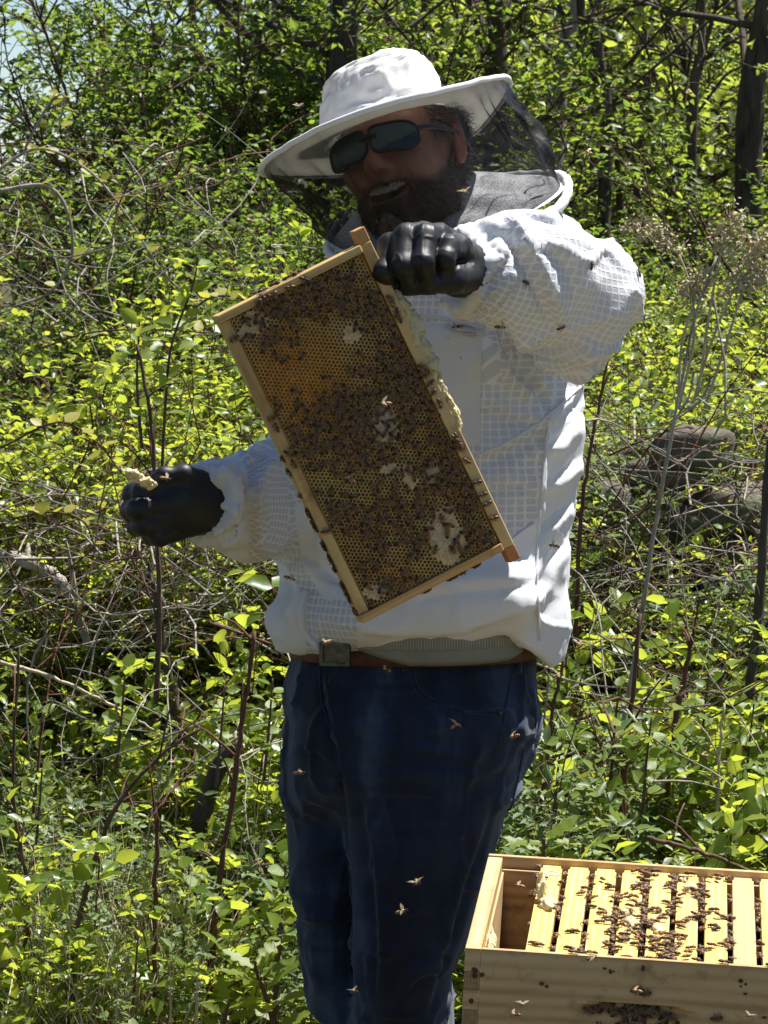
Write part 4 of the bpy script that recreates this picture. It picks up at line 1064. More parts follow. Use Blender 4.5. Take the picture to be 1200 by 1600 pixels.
# ---- undershirt, belt, jeans
def band(name, rows, nseg=120, wav=0.0, lift=0.0):
    """rows: list of (py, xl, xr, half depth, Y). Bottom rows may sag."""
    V = []
    for (py, xl, xr, b, Y, sag) in rows:
        c = at((xl + xr) / 2, py, Y); a = (at(xr, py, Y)[0] - at(xl, py, Y)[0]) / 2
        t = np.linspace(0, 2 * math.pi, nseg, endpoint=False)
        x = c[0] + a * np.sign(np.cos(t)) * np.abs(np.cos(t)) ** .85; y = Y + b * np.sign(np.sin(t)) * np.abs(np.sin(t)) ** .85
        z = at(600, py, Y - b)[2] + sag * np.clip(-np.sin(t), 0, 1) * 0.001
        z = z + lift * np.clip(-np.cos(t) - .05, 0, 1) * (py > 999)
        V.append(np.stack([x, y + wav * np.sin(t * 37), z], -1))
    V = np.array(V); k, n = V.shape[:2]
    i = np.arange(k - 1)[:, None]; j = np.arange(n)[None, :]; j2 = (j + 1) % n
    Q = np.stack([i * n + j, i * n + j2, (i + 1) * n + j2, (i + 1) * n + j], -1).reshape(-1, 4)
    return mesh_np(name, V.reshape(-1, 3), quads=Q)
kid('elastic_waistband', band('elastic_waistband', [(920, 470, 850, .17, 5.97, 0), (970, 458, 838, .180, 5.97, 0), (1000, 462, 834, .184, 5.97, -2), (1012, 464, 832, .182, 5.97, -4), (1013, 470, 826, .176, 5.97, -4), (1000, 476, 820, .168, 5.97, -2)], 200, .0012), MAT['knit'])
kid('undershirt', band('undershirt', [(960, 476, 826, .165, 5.97, 0), (1001, 470, 834, .176, 5.97, -2), (1022, 472, 836, .178, 5.97, -8), (1030, 478, 832, .175, 5.97, -10), (1020, 490, 816, .164, 5.97, -6)], lift=.045), MAT['undershirt'])
hip = stack_fn([(1000, 463, 836, .150), (1030, 456, 841, .156), (1080, 449, 840, .168), (1130, 443, 838, .172), (1180, 440, 826, .165), (1225, 441, 806, .14), (1260, 442, 795, .10)], 5.97, .03)
legA = stack_fn([(1090, 446, 610, .115, .03), (1200, 440, 582, .118, .03), (1300, 445, 572, .11, .03), (1400, 450, 565, .10, .03), (1480, 461, 563, .09, .03), (1600, 493, 574, .076, .04), (1800, 508, 590, .074, .05), (2050, 515, 598, .075, .05)], 6.0, .02, 2.2)
legB = stack_fn([(1090, 560, 836, .14, 0), (1150, 545, 832, .145, 0), (1210, 535, 810, .14, 0), (1270, 537, 790, .132, 0), (1400, 548, 752, .112, .0), (1470, 550, 731, .10, .0), (1520, 549, 709, .09, 0), (1600, 546, 714, .082, .02), (1800, 556, 712, .078, .03), (2060, 566, 716, .078, .03)], 5.92, .02, 2.2)
def jeans_fn(G):
    d = smin(hip(G), smin(legA(G), legB(G), .006), .03)
    return smin(d, ell(G, at(822, 1140, 5.98), (R(20), .03, R(32))), .012)
lo = (at(425, 1300, 6)[0], 5.72, -0.0); hi = (at(860, 1300, 6)[0], 6.20, at(600, 985, 6)[2])
PV, PQ = sdf_mesh(jeans_fn, lo, hi, 0.0062)
PV = relax(PV, PQ, 2)
N = vnormals(PV, PQ)
w1 = noise3(PV * np.array([6, 6, 10.0]), 21); w2 = 1 - np.abs(noise3(PV * np.array([7, 7, 21.0]) + w1[:, None], 22)) * 2
w3 = 1 - np.abs(noise3(PV * np.array([22, 22, 9.0]), 23)) * 2
PV = PV + N * (w1 * .005 + np.clip(w2, 0, 1) ** 3 * .006 + np.clip(w3, 0, 1) ** 3 * .007 - .006)[:, None]
N = vnormals(PV, PQ)
PV = fold(PV, N, [([(510, 1060), (520, 1120), (532, 1170)], 11, 10, 1), ([(555, 1180), (640, 1170), (760, 1190)], 9, 6, 1), ([(550, 1215), (650, 1205), (770, 1215)], 9, 6, -1), ([(545, 1150), (620, 1140), (700, 1150)], 8, 5, 1),
                  ([(560, 1245), (640, 1240), (700, 1250)], 8, 5, 1), ([(660, 1600), (690, 1480), (720, 1380), (760, 1270)], 11, 8, 1), ([(590, 1600), (596, 1480), (588, 1350), (570, 1240)], 12, 7, -1),
                  ([(700, 1500), (690, 1440), (706, 1390)], 9, 7, -1), ([(620, 1560), (660, 1520), (700, 1515)], 9, 7, 1), ([(455, 1180), (490, 1170), (520, 1190)], 9, 6, 1), ([(460, 1420), (490, 1440), (530, 1430)], 10, 6, 1), ([(520, 1110), (545, 1250), (556, 1400), (556, 1590)], 7, 6, 1)])
jeans = kid('jeans', mesh_np('jeans', PV, quads=PQ), MAT['denim'])
PB = bvh_of(PV, PQ)
def seam_on(bvh, pl, r, mat, parent, name='seam', n=30, off=.0006):
    q = smooth_path(pl, n) if len(pl) > 2 else np.linspace(pl[0], pl[1], n); s_ = Acc()
    s_.tube([snap(bvh, a, b, off)[0] for a, b in q], r, 5)
    return sub(name, s_.mesh(name), mat, parent)
for pl in ([(642, 1046), (646, 1075), (668, 1098), (710, 1113), (782, 1118)], [(648, 1046), (653, 1071), (674, 1091), (714, 1106), (780, 1111)], [(800, 1052), (792, 1095), (782, 1150), (770, 1190)],
           [(500, 1045), (502, 1090), (514, 1130), (528, 1160)], [(508, 1045), (512, 1090), (522, 1130)], [(818, 1170), (806, 1230), (796, 1270)], [(524, 1050), (522, 1075)]):
    seam_on(PB, pl, .0011, MAT['stitch'], jeans)
sub('back_pocket', patch_mesh('back_pocket', PB, [(808, 1108), (834, 1118), (838, 1150), (806, 1166)], 6, 8, .006), MAT['denim'], jeans)
for bxp in (630, 806):
    s_ = Acc(); s_.tube([snap(PB, bxp, q, .006)[0] for q in (1012, 1020, 1030, 1042, 1048)], .005, 6)
    sub('belt_loop', s_.mesh('belt_loop'), MAT['denim'], jeans)
rv = Acc(); c, n = snap(PB, 781, 1114, .001); rv.tube([c, c + n * .002], .003, 8); sub('rivet', rv.mesh('rivet'), MAT['buckle'], jeans)
belt = kid('belt', band('belt', [(1010, 460, 838, .156, 5.97, 0), (1011, 455, 843, .162, 5.97, -2), (1040, 452, 844, .166, 5.97, -2), (1041, 458, 838, .158, 5.97, 0)], 140), MAT['belt'])
bk = Acc()
bc, bn = at(524, 1022, 5.80), np.array([-0.25, -0.97, 0.0])
ex = np.cross(bn, [0, 0, 1.0]); ex /= -np.linalg.norm(ex); ez = np.array([0, 0, 1.0])
M4 = np.eye(4); M4[:3, 0] = -ex; M4[:3, 1] = -bn; M4[:3, 2] = ez; M4[:3, 3] = bc
hw, hh = R(24), R(18)
for lo_, hi_ in (((-hw, -.006, hh - .004), (hw, .004, hh)), ((-hw, -.006, -hh), (hw, .004, -hh + .004)), ((-hw, -.006, -hh + .004), (-hw + .005, .004, hh - .004)), ((hw - .005, -.006, -hh + .004), (hw, .004, hh - .004)), ((-hw + .005, -.002, -hh + .004), (hw - .005, .004, hh - .004))):
    bk.box(lo_, hi_, M=M4)
sub('buckle', bk.mesh('buckle', False), MAT['buckle'], belt)
for bxp, byp in ((545, 5.97), (640, 5.90)):
    def boot_fn(G, c=at(bxp, 2050, byp)):
        return smin(ell(G, (c[0] - .02, c[1] - .08, .05), (.052, .14, .05)), cone(G, (c[0], c[1] + .03, .06), (c[0], c[1] + .03, .16), .055, .05), .03)
    c = at(bxp, 2050, byp)
    V, Q = sdf_mesh(boot_fn, (c[0] - .12, c[1] - .26, 0.001), (c[0] + .1, c[1] + .15, .23), .012)
    kid('boot', mesh_np('boot', relax(V, Q, 2), quads=Q), MAT['boot'])

# ---- head
HR = np.array(Matrix.Rotation(rad(-13), 3, 'Y') @ Matrix.Rotation(rad(-13), 3, 'X') @ Matrix.Rotation(rad(-24), 3, 'Z'))
HB = at(585, 224, 5.80)                      # bridge of the nose
HO = HB - HR @ np.array([0, -.092, 0.004])   # head origin
HS = 1.0
def h2w(P): return np.asarray(P) @ HR.T * HS + HO
def head_fn(G):
    x, y, z = G
    ax = np.abs(x)
    S = (ax, y, z)
    d = ell(G, (0, .015, .035), (.079, .100, .090))
    d = smin(d, ell(G, (0, -.028, -.030), (.067, .064, .088)), .03)
    d = smin(d, ell(G, (0, -.022, -.078), (.062, .062, .048)), .03)
    d = smin(d, ell(G, (0, -.070, -.108), (.030, .028, .026)), .03)
    d = smin(d, ell(S, (.041, -.064, -.026), (.027, .026, .022)), .022)
    d = smin(d, cone(S, (0, -.082, .022), (.042, -.072, .022), .014, .012), .018)
    d = smax(d, -ell(S, (.034, -.096, .000), (.020, .016, .012)), .014)
    d = smin(d, ell(S, (.033, -.074, .0), (.014, .014, .013)), .006)
    d = smin(d, cone(G, (0, -.086, .010), (0, -.111, -.030), .0095, .0135), .010)
    d = smin(d, ell(S, (.0135, -.100, -.035), (.0095, .012, .0085)), .007)
    d = smax(d, -ell(S, (.0065, -.108, -.0435), (.0045, .006, .005)), .003)
    zz = z - 5.5 * x * x                     # a smile lifts the corners
    W = (x, y, zz)
    d = smin(d, ell(W, (0, -.086, -.056), (.032, .012, .012)), .014)
    d = smin(d, ell(W, (0, -.088, -.085), (.026, .012, .008)), .012)
    d = smax(d, -ell(W, (0, -.098, -.0690), (.035, .026, .0122)), .004)
    d = smin(d, ell(S, (.082, .014, -.002), (.0075, .017, .031)), .006)
    d = smin(d, ell(S, (.080, .008, -.028), (.006, .009, .011)), .006)
    d = smax(d, -ell(S, (.090, .010, .002), (.0065, .010, .019)), .004)
    d = smin(d, cone(G, (0, .025, -.08), (.02, .055, -.17), .058, .064), .03)
    return d
HV, HQ = sdf_mesh(head_fn, (-.17, -.135, -.30), (.19, .18, .132), .0026)
HV = relax(HV, HQ, 1, .5)
x, y, z = HV.T
zl = np.interp(y, [-.12, -.09, -.055, -.02, .0, .02], [-.046, -.046, -.052, -.034, -.015, .01])
zl = zl + .008 * noise3(HV * 90, 17)
beard = np.clip((zl - z) / .016, 0, 1) * np.clip((.022 - y) / .008, 0, 1) * np.clip((z + .165) / .02, 0, 1) * (np.abs(x) < .078)
lipd = np.abs((z - 5.5 * x * x) + .071)
lip = np.clip((.0135 - lipd) / .002, 0, 1) * (np.abs(x) < .031) * (y < -.075) * ((z - 5.5 * x * x) < -.060)
beard = beard * (1 - lip)
flush = np.clip(1 - np.linalg.norm((HV - [0, -.11, -.032]) / [.022, .02, .018], axis=1), 0, 1) + (np.abs(x) > .0735) * (z > -.045) * (z < .04) * .7
body = kid('body', mesh_np('body', h2w(HV), quads=HQ, attrs={'beard': beard, 'lip': lip, 'flush': np.clip(flush, 0, 1)}), MAT['skin'])
tm = Acc()
for i in range(12):
    xc = (i - 5.5) * .0056
    wd = .0054
    yc = -.0875 + 9 * xc * xc
    for tz, hh_, in ((-.0585, .0105 - .0006 * (i in (4, 7)) - .0012 * (abs(i - 5.5) > 3)),):
        zc = tz + 5.5 * xc * xc
        pts = np.array([[-wd / 2, 0, 0], [wd / 2, 0, 0], [wd / 2, 0, -hh_ * .8], [wd * .32, 0, -hh_], [-wd * .32, 0, -hh_], [-wd / 2, 0, -hh_ * .8]]) + [xc, yc - .003, zc]
        bk_ = pts + [0, .006, 0]
        tm.add(h2w(np.concatenate([pts, bk_])), quads=[[0, 1, 2, 5], [2, 3, 4, 5]] + [[i_, i_ + 6, (i_ + 1) % 6 + 6, (i_ + 1) % 6] for i_ in range(6)])
kid('teeth', tm.mesh('teeth', False), MAT['teeth'])
mm = Acc(); g = np.linspace(-.029, .029, 12)
mv = np.array([[a, -.076 + 8 * a * a, -.071 + 5.5 * a * a + b] for b in (-.011, .012) for a in g]); mm.add(h2w(mv), quads=[[i, i + 1, i + 13, i + 12] for i in range(11)])
kid('mouth', mm.mesh('mouth'), MAT['mouth'])
# hair and beard strands
HN = vnormals(HV, HQ)
def strands(name, mask, count, ln, dirf, width, tintf, seed, curl=0.25, seg=4, gap=0.0):
    r = np.random.default_rng(seed)
    w = np.clip(mask, 0, None); idx = r.choice(len(HV), count, p=w / w.sum())
    P = HV[idx] + r.normal(0, .0008, (count, 3)) + HN[idx] * gap
    Nn = HN[idx]
    D = dirf(P, Nn, r); D /= np.linalg.norm(D, axis=1, keepdims=True)
    L = ln * r.uniform(.6, 1.3, count)
    pts = [P]
    cur = r.normal(0, 1, (count, 3)); cur -= D * (cur * D).sum(1, keepdims=True)
    ph = r.uniform(0, 6.28, count)
    for s_ in range(seg):
        t = (s_ + 1) / seg
        q = P + D * (L * t)[:, None] + cur * (curl * L * np.sin(ph + t * 4.2) * t)[:, None] * .6 + Nn * (L * t * (1 - t) * .5)[:, None]
        pts.append(q)
    pts = np.array(pts)
    side = np.cross(D, Nn + r.normal(0, .5, (count, 3))); side /= np.linalg.norm(side, axis=1, keepdims=True)
    wd = width * np.linspace(1, .25, seg + 1)
    A = pts - side[None] * wd[:, None, None]; B = pts + side[None] * wd[:, None, None]
    V = np.stack([A, B], 2).transpose(1, 0, 2, 3).reshape(-1, 3)
    k = (seg + 1) * 2
    base = (np.arange(count) * k)[:, None]
    Q = np.concatenate([base + np.array([[2 * s_, 2 * s_ + 1, 2 * s_ + 3, 2 * s_ + 2]]) for s_ in range(seg)])
    return mesh_np(name, h2w(V), quads=Q, attrs={'tint': np.repeat(tintf(P, r), k)})
kid('beard', strands('beard', beard ** 1.5 * (y < .02), 6500, .0068, lambda P, N_, r: N_ * .55 + np.array([0, -.1, -.8]) + r.normal(0, .25, P.shape), .00042,
    lambda P, r: np.clip(.42 + .24 * r.normal(size=len(P)) + .55 * np.clip((P[:, 1] + .03) / .05, 0, 1), 0, 1), 5), MAT['hair'])
hm = ((z > -.06 - y * .2) & (y > .012) & (z < .075)) | ((z > .005) & (y > -.045) & (np.abs(x) > .055) & (z < .06) & (y < .02)) | ((y > .05) & (z > -.11) & (z < .07))
hm = hm & ~((np.abs(x) > .078) & (y < .035) & (y > -.008) & (z < .03))
kid('hair', strands('hair', hm.astype(float), 5200, .026, lambda P, N_, r: N_ * .30 + np.array([0, .5, -.6]) + r.normal(0, .35, P.shape), .00065,
    lambda P, r: np.clip(.60 + .22 * r.normal(size=len(P)), 0, 1), 6, .55, 6), MAT['hair'])
# sunglasses
sg = empty('sunglasses', (0, 0, 0)); sg.parent = person; sg.matrix_parent_inverse = person.matrix_world.inverted()
def lens_pts(s, k, rr):
    t = np.linspace(0, 2 * math.pi, k, endpoint=False)
    c, n = np.cos(t), np.sin(t)
    q = 2 / 3.6
    X = .0365 + rr * .0325 * np.sign(c) * np.abs(c) ** q
    Z = .000 + rr * .0208 * np.sign(n) * np.abs(n) ** q * (1 - .10 * c) - rr * .004 * c + .0035 * (c < 0) * (n < 0) * rr
    Yy = -.113 + 3.9 * X * X
    return np.stack([s * X, Yy, Z], -1)
for s in (-1, 1):
    k = 40; rings = [lens_pts(s, k, r_) for r_ in (1, .75, .5, .25)] + [lens_pts(s, k, .02)]
    V = np.concatenate(rings); Q = [[a * k + i, a * k + (i + 1) % k, (a + 1) * k + (i + 1) % k, (a + 1) * k + i] for a in range(4) for i in range(k)]
    sub('lens', mesh_np('lens', h2w(V), quads=Q), MAT['lens'], sg)
    f = Acc(); o = lens_pts(s, 48, 1.03); f.tube(h2w(np.concatenate([o, o[:2]])), .0023, 8, False)
    f.tube(h2w(smooth_path([(s * .066, -.094, .004), (s * .076, -.070, .008), (s * .082, -.03, .008), (s * .083, .012, .008)], 14)), np.linspace(.0055, .0035, 14), 8)
    sub('temple_arm', f.mesh('temple_arm'), MAT['black_plastic'], sg)
f = Acc(); f.tube(h2w(smooth_path([(-.012, -.1115, .009), (0, -.1150, .011), (.012, -.1115, .009)], 8)), .0045, 8)
sub('bridge', f.mesh('bridge'), MAT['black_plastic'], sg)

# ---- hat: crown, brim, wired edge, net veil
TR = np.array(Matrix.Rotation(rad(-18.5), 3, 'Y') @ Matrix.Rotation(rad(-12), 3, 'X'))
TO = at(602, 199, 5.86)
def t2w(P): return np.asarray(P) @ TR.T + TO
nt = 120; th_ = np.linspace(0, 2 * math.pi, nt, endpoint=False)
def ring_grid(prof, wob):
    rows = []
    for i, (r_, z_, sx) in enumerate(prof):
        w = wob(th_, i / (len(prof) - 1))
        rows.append(np.stack([(r_ + w) * np.cos(th_) * sx, (r_ + w) * np.sin(th_), z_ + w * .5 + 0 * th_], -1))
    V = np.concatenate(rows); k = len(prof)
    Q = [[a * nt + i, a * nt + (i + 1) % nt, (a + 1) * nt + (i + 1) % nt, (a + 1) * nt + i] for a in range(k - 1) for i in range(nt)]
    return V, np.array(Q)
prof = smooth_path([(.092, -.004, 1.0), (.0910, .012, 1.0), (.0875, .036, 1.0), (.083, .060, 1.0), (.077, .078, 1.0), (.066, .089, 1.0), (.048, .094, 1.0), (.025, .095, 1), (.002, .094, 1)], 40)
def cw(t, u):
    P = np.stack([np.cos(t) * 2.2, np.sin(t) * 2.2, np.full_like(t, u * 5)], -1)
    return 0.0042 * noise3(P, 31) + .0030 * (1 - 2 * np.abs(noise3(P * np.array([1, 1, 3.0]) + 5, 32))) + .0015 * (1 - 2 * np.abs(noise3(P * 2.6 + 9, 33)))
V, Q = ring_grid(prof, cw)
V[:, 0] += np.clip(V[:, 2], 0, 1) * .10; V[:, 2] -= np.clip(-V[:, 0] - .02, 0, 1) * np.clip(V[:, 2] - .05, 0, 1) * 5
hat = kid('hat', mesh_np('hat', t2w(V), quads=Q), MAT['hat'])
bpv = [(.093, .000, 1), (.12, -.001, 1), (.16, -.002, 1), (.186, -.003, 1), (.186, -.0055, 1), (.16, -.0045, 1), (.12, -.0035, 1), (.093, -.003, 1)]
def bw(t, u): return .0 * t
V, Q = ring_grid(bpv, bw)
def brim_warp(V):
    a = np.arctan2(V[:, 1], V[:, 0]); r_ = np.hypot(V[:, 0], V[:, 1])
    V[:, 2] += (r_ / .19) ** 2 * (.010 * np.cos(2 * a + .4) + .006 * np.sin(a * 3 + 1) - .004) + .0014 * noise3(V * 40, 35)
    return V
V = brim_warp(V)
sub('brim', mesh_np('brim', t2w(V), quads=Q), MAT['hat'], hat)
e = np.stack([.1875 * np.cos(th_), .1875 * np.sin(th_), np.full(nt, -.004)], -1); e = brim_warp(e); f = Acc()
f.tube(t2w(np.concatenate([e, e[:2]])), .0042, 8, False)
sub('brim_edge', f.mesh('brim_edge'), MAT['twill'], hat)
# band of cloth round the crown
f = Acc(); e = np.stack([.0955 * np.cos(th_), .0955 * np.sin(th_), np.full(nt, .006)], -1); f.tube(t2w(np.concatenate([e, e[:2]])), .0022, 6, False)
sub('hat_band', f.mesh('hat_band'), MAT['twill'], hat)

# collar ring, net yoke
CR = np.array(Matrix.Rotation(rad(-15), 3, 'Y') @ Matrix.Rotation(rad(14), 3, 'X'))
CO = at(700, 338, 5.93)
ct = np.linspace(0, 2 * math.pi, 90, endpoint=False)
e = np.stack([.178 * np.cos(ct), .155 * np.sin(ct), .006 * np.sin(3 * ct) + .004 * np.cos(5 * ct)], -1) @ CR.T + CO
f = Acc(); f.tube(np.concatenate([e, e[:2]]), .0075 + .001 * np.sin(np.arange(92) * 2.2), 8, False)
sub('collar_ring', f.mesh('collar_ring'), MAT['twill'], jacket)
rows = []
for u in np.linspace(0, 1, 14):
    r_ = 1 - u * .52
    w = .004 * np.sin(ct * 9 + u * 4) * math.sin(u * 3.1)
    rows.append(np.stack([.174 * r_ * np.cos(ct) - .03 * u, (.151 * r_ + w) * np.sin(ct), .004 + .045 * u ** 1.3 + w], -1) @ CR.T + CO)
V = np.concatenate(rows); k = 90
Q = [[a * k + i, a * k + (i + 1) % k, (a + 1) * k + (i + 1) % k, (a + 1) * k + i] for a in range(13) for i in range(k)]
sub('net_yoke', mesh_np('net_yoke', V, quads=Q), MAT['yoke'], jacket)
# veil hangs from the brim edge to the collar, open over the face
brim_w = t2w(brim_warp(np.stack([.183 * np.cos(th_), .183 * np.sin(th_), np.full(nt, -.006)], -1)))
def veil_mesh(n=220):
    A = np.linspace(0, 2 * math.pi, n, endpoint=False); M_ = 30
    top = t2w(brim_warp(np.stack([.183 * np.cos(A), .183 * np.sin(A), np.full(n, -.006)], -1)))
    bot = np.stack([.168 * np.cos(A), .146 * np.sin(A), np.full(n, .006)], -1) @ CR.T + CO
    fr = np.exp(-((A - rad(272)) / rad(34)) ** 2)            # smooth over the face, folded at the sides
    V = np.zeros((M_, n, 3))
    for i in range(M_):
        u = i / (M_ - 1)
        P = top * (1 - u) + bot * u
        s_ = math.sin(u * math.pi) ** .8
        q = np.stack([np.cos(A) * 2.2, np.sin(A) * 2.2, np.full(n, u * 1.3)], -1)
        wv = .030 * (1 - 2 * np.abs(noise3(q * 1.5 + 4.3, 61))) + .012 * (1 - 2 * np.abs(noise3(q * 3.4 + 1.1, 62)))
        out = np.stack([np.cos(A), np.sin(A), 0 * A], -1)
        P = P + out * ((wv - .020) * s_ * (1 - .9 * fr) + .026 * fr * s_)[:, None]
        V[i] = P
    Q = [[a * n + i, a * n + (i + 1) % n, (a + 1) * n + (i + 1) % n, (a + 1) * n + i] for a in range(M_ - 1) for i in range(n)]
    return mesh_np('veil', V.reshape(-1, 3), quads=Q)
sub('veil', veil_mesh(), MAT['veil'], hat)

# ---- gloves
def finger(G, pts, r, Y, k=.006):
    P = [at(p[0], p[1], Y) + np.array([0, p[2] * .001, 0]) for p in pts]
    d = None
    for i in range(len(P) - 1):
        c = cone(G, P[i], P[i + 1], R(r[i], Y), R(r[i + 1], Y))
        d = c if d is None else smin(d, c, k)
    return d
def gloveA(G):
    Y = 5.47
    d = finger(G, [(770, 430, 85), (722, 420, 40), (668, 400, 20)], [32, 41, 38], Y, .02)
    d = smin(d, finger(G, [(690, 385, 20), (640, 382, 20)], [30, 26], Y), .02)
    F_ = [([(648, 376, 8), (610, 384, -22), (600, 424, -46), (612, 447, -26)], [20, 19.5, 17, 14]),
          ([(662, 366, 0), (634, 370, -34), (630, 414, -62), (640, 440, -44)], [21, 19.5, 17, 14]),
          ([(686, 368, -4), (664, 370, -40), (660, 408, -66), (668, 434, -48)], [21, 20, 17, 14]),
          ([(718, 386, 4), (700, 386, -30), (694, 404, -48), (698, 420, -38)], [21, 18.5, 15, 12])]
    f = None
    for p, r in F_:
        q = finger(G, p, r, Y)
        f = q if f is None else smin(f, q, .0042)
    d = smin(d, f, .014)
    t = finger(G, [(738, 430, 24), (706, 436, -22), (668, 442, -42), (636, 449, -36)], [25, 22, 17, 13], Y)
    return smin(d, t, .006)
def gloveB(G):
    Y = 5.60
    d = finger(G, [(350, 786, 75), (318, 787, 30), (280, 786, 5)], [34, 46, 45], Y, .02)
    d = smin(d, ell(G, at(282, 786, Y), (R(52), .035, R(50))), .012)
    F_ = [([(270, 764, -8), (226, 766, -26), (208, 772, -2), (216, 776, 28)], [19, 18, 15, 12]),
          ([(268, 784, -16), (220, 792, -36), (206, 798, -6), (216, 800, 28)], [20, 19, 16, 13]),
          ([(268, 806, -16), (228, 817, -32), (213, 822, -2), (222, 822, 28)], [19, 18, 15, 12]),
          ([(274, 826, -6), (250, 834, -22), (236, 838, 4), (246, 836, 28)], [18, 17, 14, 12])]
    f = None
    for p, r in F_:
        q = finger(G, p, r, Y)
        f = q if f is None else smin(f, q, .0035)
    d = smin(d, f, .012)
    t = finger(G, [(322, 758, 10), (288, 741, -18), (258, 741, -24), (240, 750, -18)], [20, 16, 14, 11], Y)
    return smin(d, t, .006)
for fn, c0, c1, Y in ((gloveA, (570, 470), (790, 335), 5.47), (gloveB, (175, 860), (395, 710), 5.60)):
    a = at(*c0, Y); b = at(*c1, Y)
    V, Q = sdf_mesh(fn, (a[0], Y - .11, a[2]), (b[0], Y + .14, b[2]), .0019)
    V = relax(V, Q, 1, .5); N = vnormals(V, Q)
    wr = 1 - 2 * np.abs(noise3(V * np.array([70, 40, 45.0]), 41))
    wl = np.clip(1 - np.abs(noise3(V * 16, 42)) * 1.2, 0, 1)
    V = V + N * (np.clip(wr, 0, 1) ** 2 * wl * .0016 + noise3(V * 30, 43) * .0012)[:, None]
    kid('glove', mesh_np('glove', V, quads=Q), MAT['glove'])
# ================================================================== hive, frames, comb, bees
def wood(name, c1, c2, c3, axis=0, scale=1.0, stain=None, knots=0.0):
    k = NT(name)
    sc = [34 * scale] * 3; sc[axis] = 2.6 * scale
    o = k.coord('Object', tuple(sc))
    g = k.noise(o, 1.0, 6, 0.6, 0.9)
    wv = k.n('ShaderNodeTexWave'); wv.wave_type = 'BANDS'; wv.bands_direction = 'Z' if axis == 0 else 'X'
    wv.inputs['Scale'].default_value = 9 * scale; wv.inputs['Distortion'].default_value = 5.0; wv.inputs['Detail'].default_value = 3
    wv.inputs['Detail Scale'].default_value = 0.7
    mp = [3.0] * 3; mp[axis] = 0.5
    k.l(k.coord('Object', tuple(mp)), wv.inputs['Vector'])
    f = k.math('ADD', k.math('MULTIPLY', g, 0.8), k.math('MULTIPLY', wv.outputs['Fac'], 0.2))
    col = k.ramp(f, [(0.28, c3), (0.48, c2), (0.72, c1)])
    dirt = k.ramp(k.noise(k.coord('Object'), 26, 5, 0.65), [(0.55, (0, 0, 0)), (0.72, (1, 1, 1))])
    if stain: col = k.mix(k.math('MULTIPLY', dirt, 0.75), col, stain)
    r = k.attr('tint').outputs['Fac']
    col = k.mix(r, col, (0.42, 0.13, 0.035))
    nb = k.bump(f, 0.35, 0.001)
    return k.done(k.bsdf(col, 0.65, 0.3, nb))
PINE = ((0.62, 0.45, 0.24), (0.55, 0.37, 0.18), (0.38, 0.23, 0.10))
MAT['pine'] = wood('pine_boards', *PINE, 0, 0.7, (0.24, 0.14, 0.07))
MAT['pine_y'] = wood('pine_boards_lengthwise', *PINE, 1, 0.7, (0.24, 0.14, 0.07))
MAT['endgrain'] = wood('pine_end_grain', (0.40, 0.27, 0.14), (0.33, 0.21, 0.11), (0.25, 0.15, 0.07), 1, 3.0)
MAT['bar'] = wood('wax_stained_top_bar', (0.74, 0.58, 0.24), (0.68, 0.48, 0.12), (0.58, 0.36, 0.08), 1, 1.2, (0.55, 0.34, 0.10))
MAT['bar_pale'] = wood('pale_pine_top_bar', (0.56, 0.39, 0.20), (0.50, 0.34, 0.16), (0.42, 0.27, 0.12), 1, 1.2)
MAT['framewood'] = wood('frame_pine', (0.62, 0.47, 0.23), (0.54, 0.37, 0.14), (0.34, 0.20, 0.08), 0, 1.4, (0.22, 0.11, 0.04))
MAT['framewood_y'] = wood('frame_pine_cross', (0.62, 0.47, 0.23), (0.54, 0.37, 0.14), (0.34, 0.20, 0.08), 1, 1.4, (0.22, 0.11, 0.04))
def waxmat(name='comb_wax'):
    k = NT(name)
    c = k.attr('wax').outputs['Color']
    n = k.ramp(k.noise(k.coord('Object'), 160, 3), [(0.3, (0.75, 0.75, 0.75)), (0.7, (1.1, 1.1, 1.1))])
    col = k.mix(1.0, c, n, 'MULTIPLY')
    return k.done(k.mixsh(0.35, k.bsdf(col, 0.42, 0.4, k.bump(k.noise(k.coord('Object'), 700, 2), 0.3, 0.0005)), k.translucent(col)))
MAT['wax'] = waxmat()
def lumpwax(name, a, b):
    k = NT(name)
    v = k.n('ShaderNodeTexVoronoi'); v.inputs['Scale'].default_value = 190
    k.l(k.coord('Object'), v.inputs['Vector'])
    col = k.mix(k.noise(k.coord('Object'), 40, 3), a, b)
    return k.done(k.mixsh(0.3, k.bsdf(col, 0.4, 0.4, k.bump(v.outputs['Distance'], 0.8, 0.002)), k.translucent(col)))
MAT['burr'] = lumpwax('pale_burr_comb', (0.74, 0.62, 0.30), (0.80, 0.72, 0.46))
def beemat():
    k = NT('bee_body')
    col = k.ramp(k.attr('tint').outputs['Fac'], [(0.0, (0.010, 0.007, 0.005)), (0.35, (0.045, 0.022, 0.010)), (0.6, (0.20, 0.082, 0.026)), (1.0, (0.48, 0.27, 0.10))])
    oi = k.n('ShaderNodeObjectInfo')
    col = k.mix(1.0, col, k.ramp(oi.outputs['Random'], [(0, (0.7, 0.7, 0.7)), (1, (1.35, 1.25, 1.15))]), 'MULTIPLY')
    return k.done(k.bsdf(col, 0.5, 0.4))
def wingmat():
    k = NT('bee_wing')
    tr = k.n('ShaderNodeBsdfTransparent')
    return k.done(k.mixsh(0.30, tr.outputs[0], k.bsdf((0.22, 0.14, 0.07), 0.5, 0.3)))
MAT['bee'] = beemat(); MAT['wing'] = wingmat()
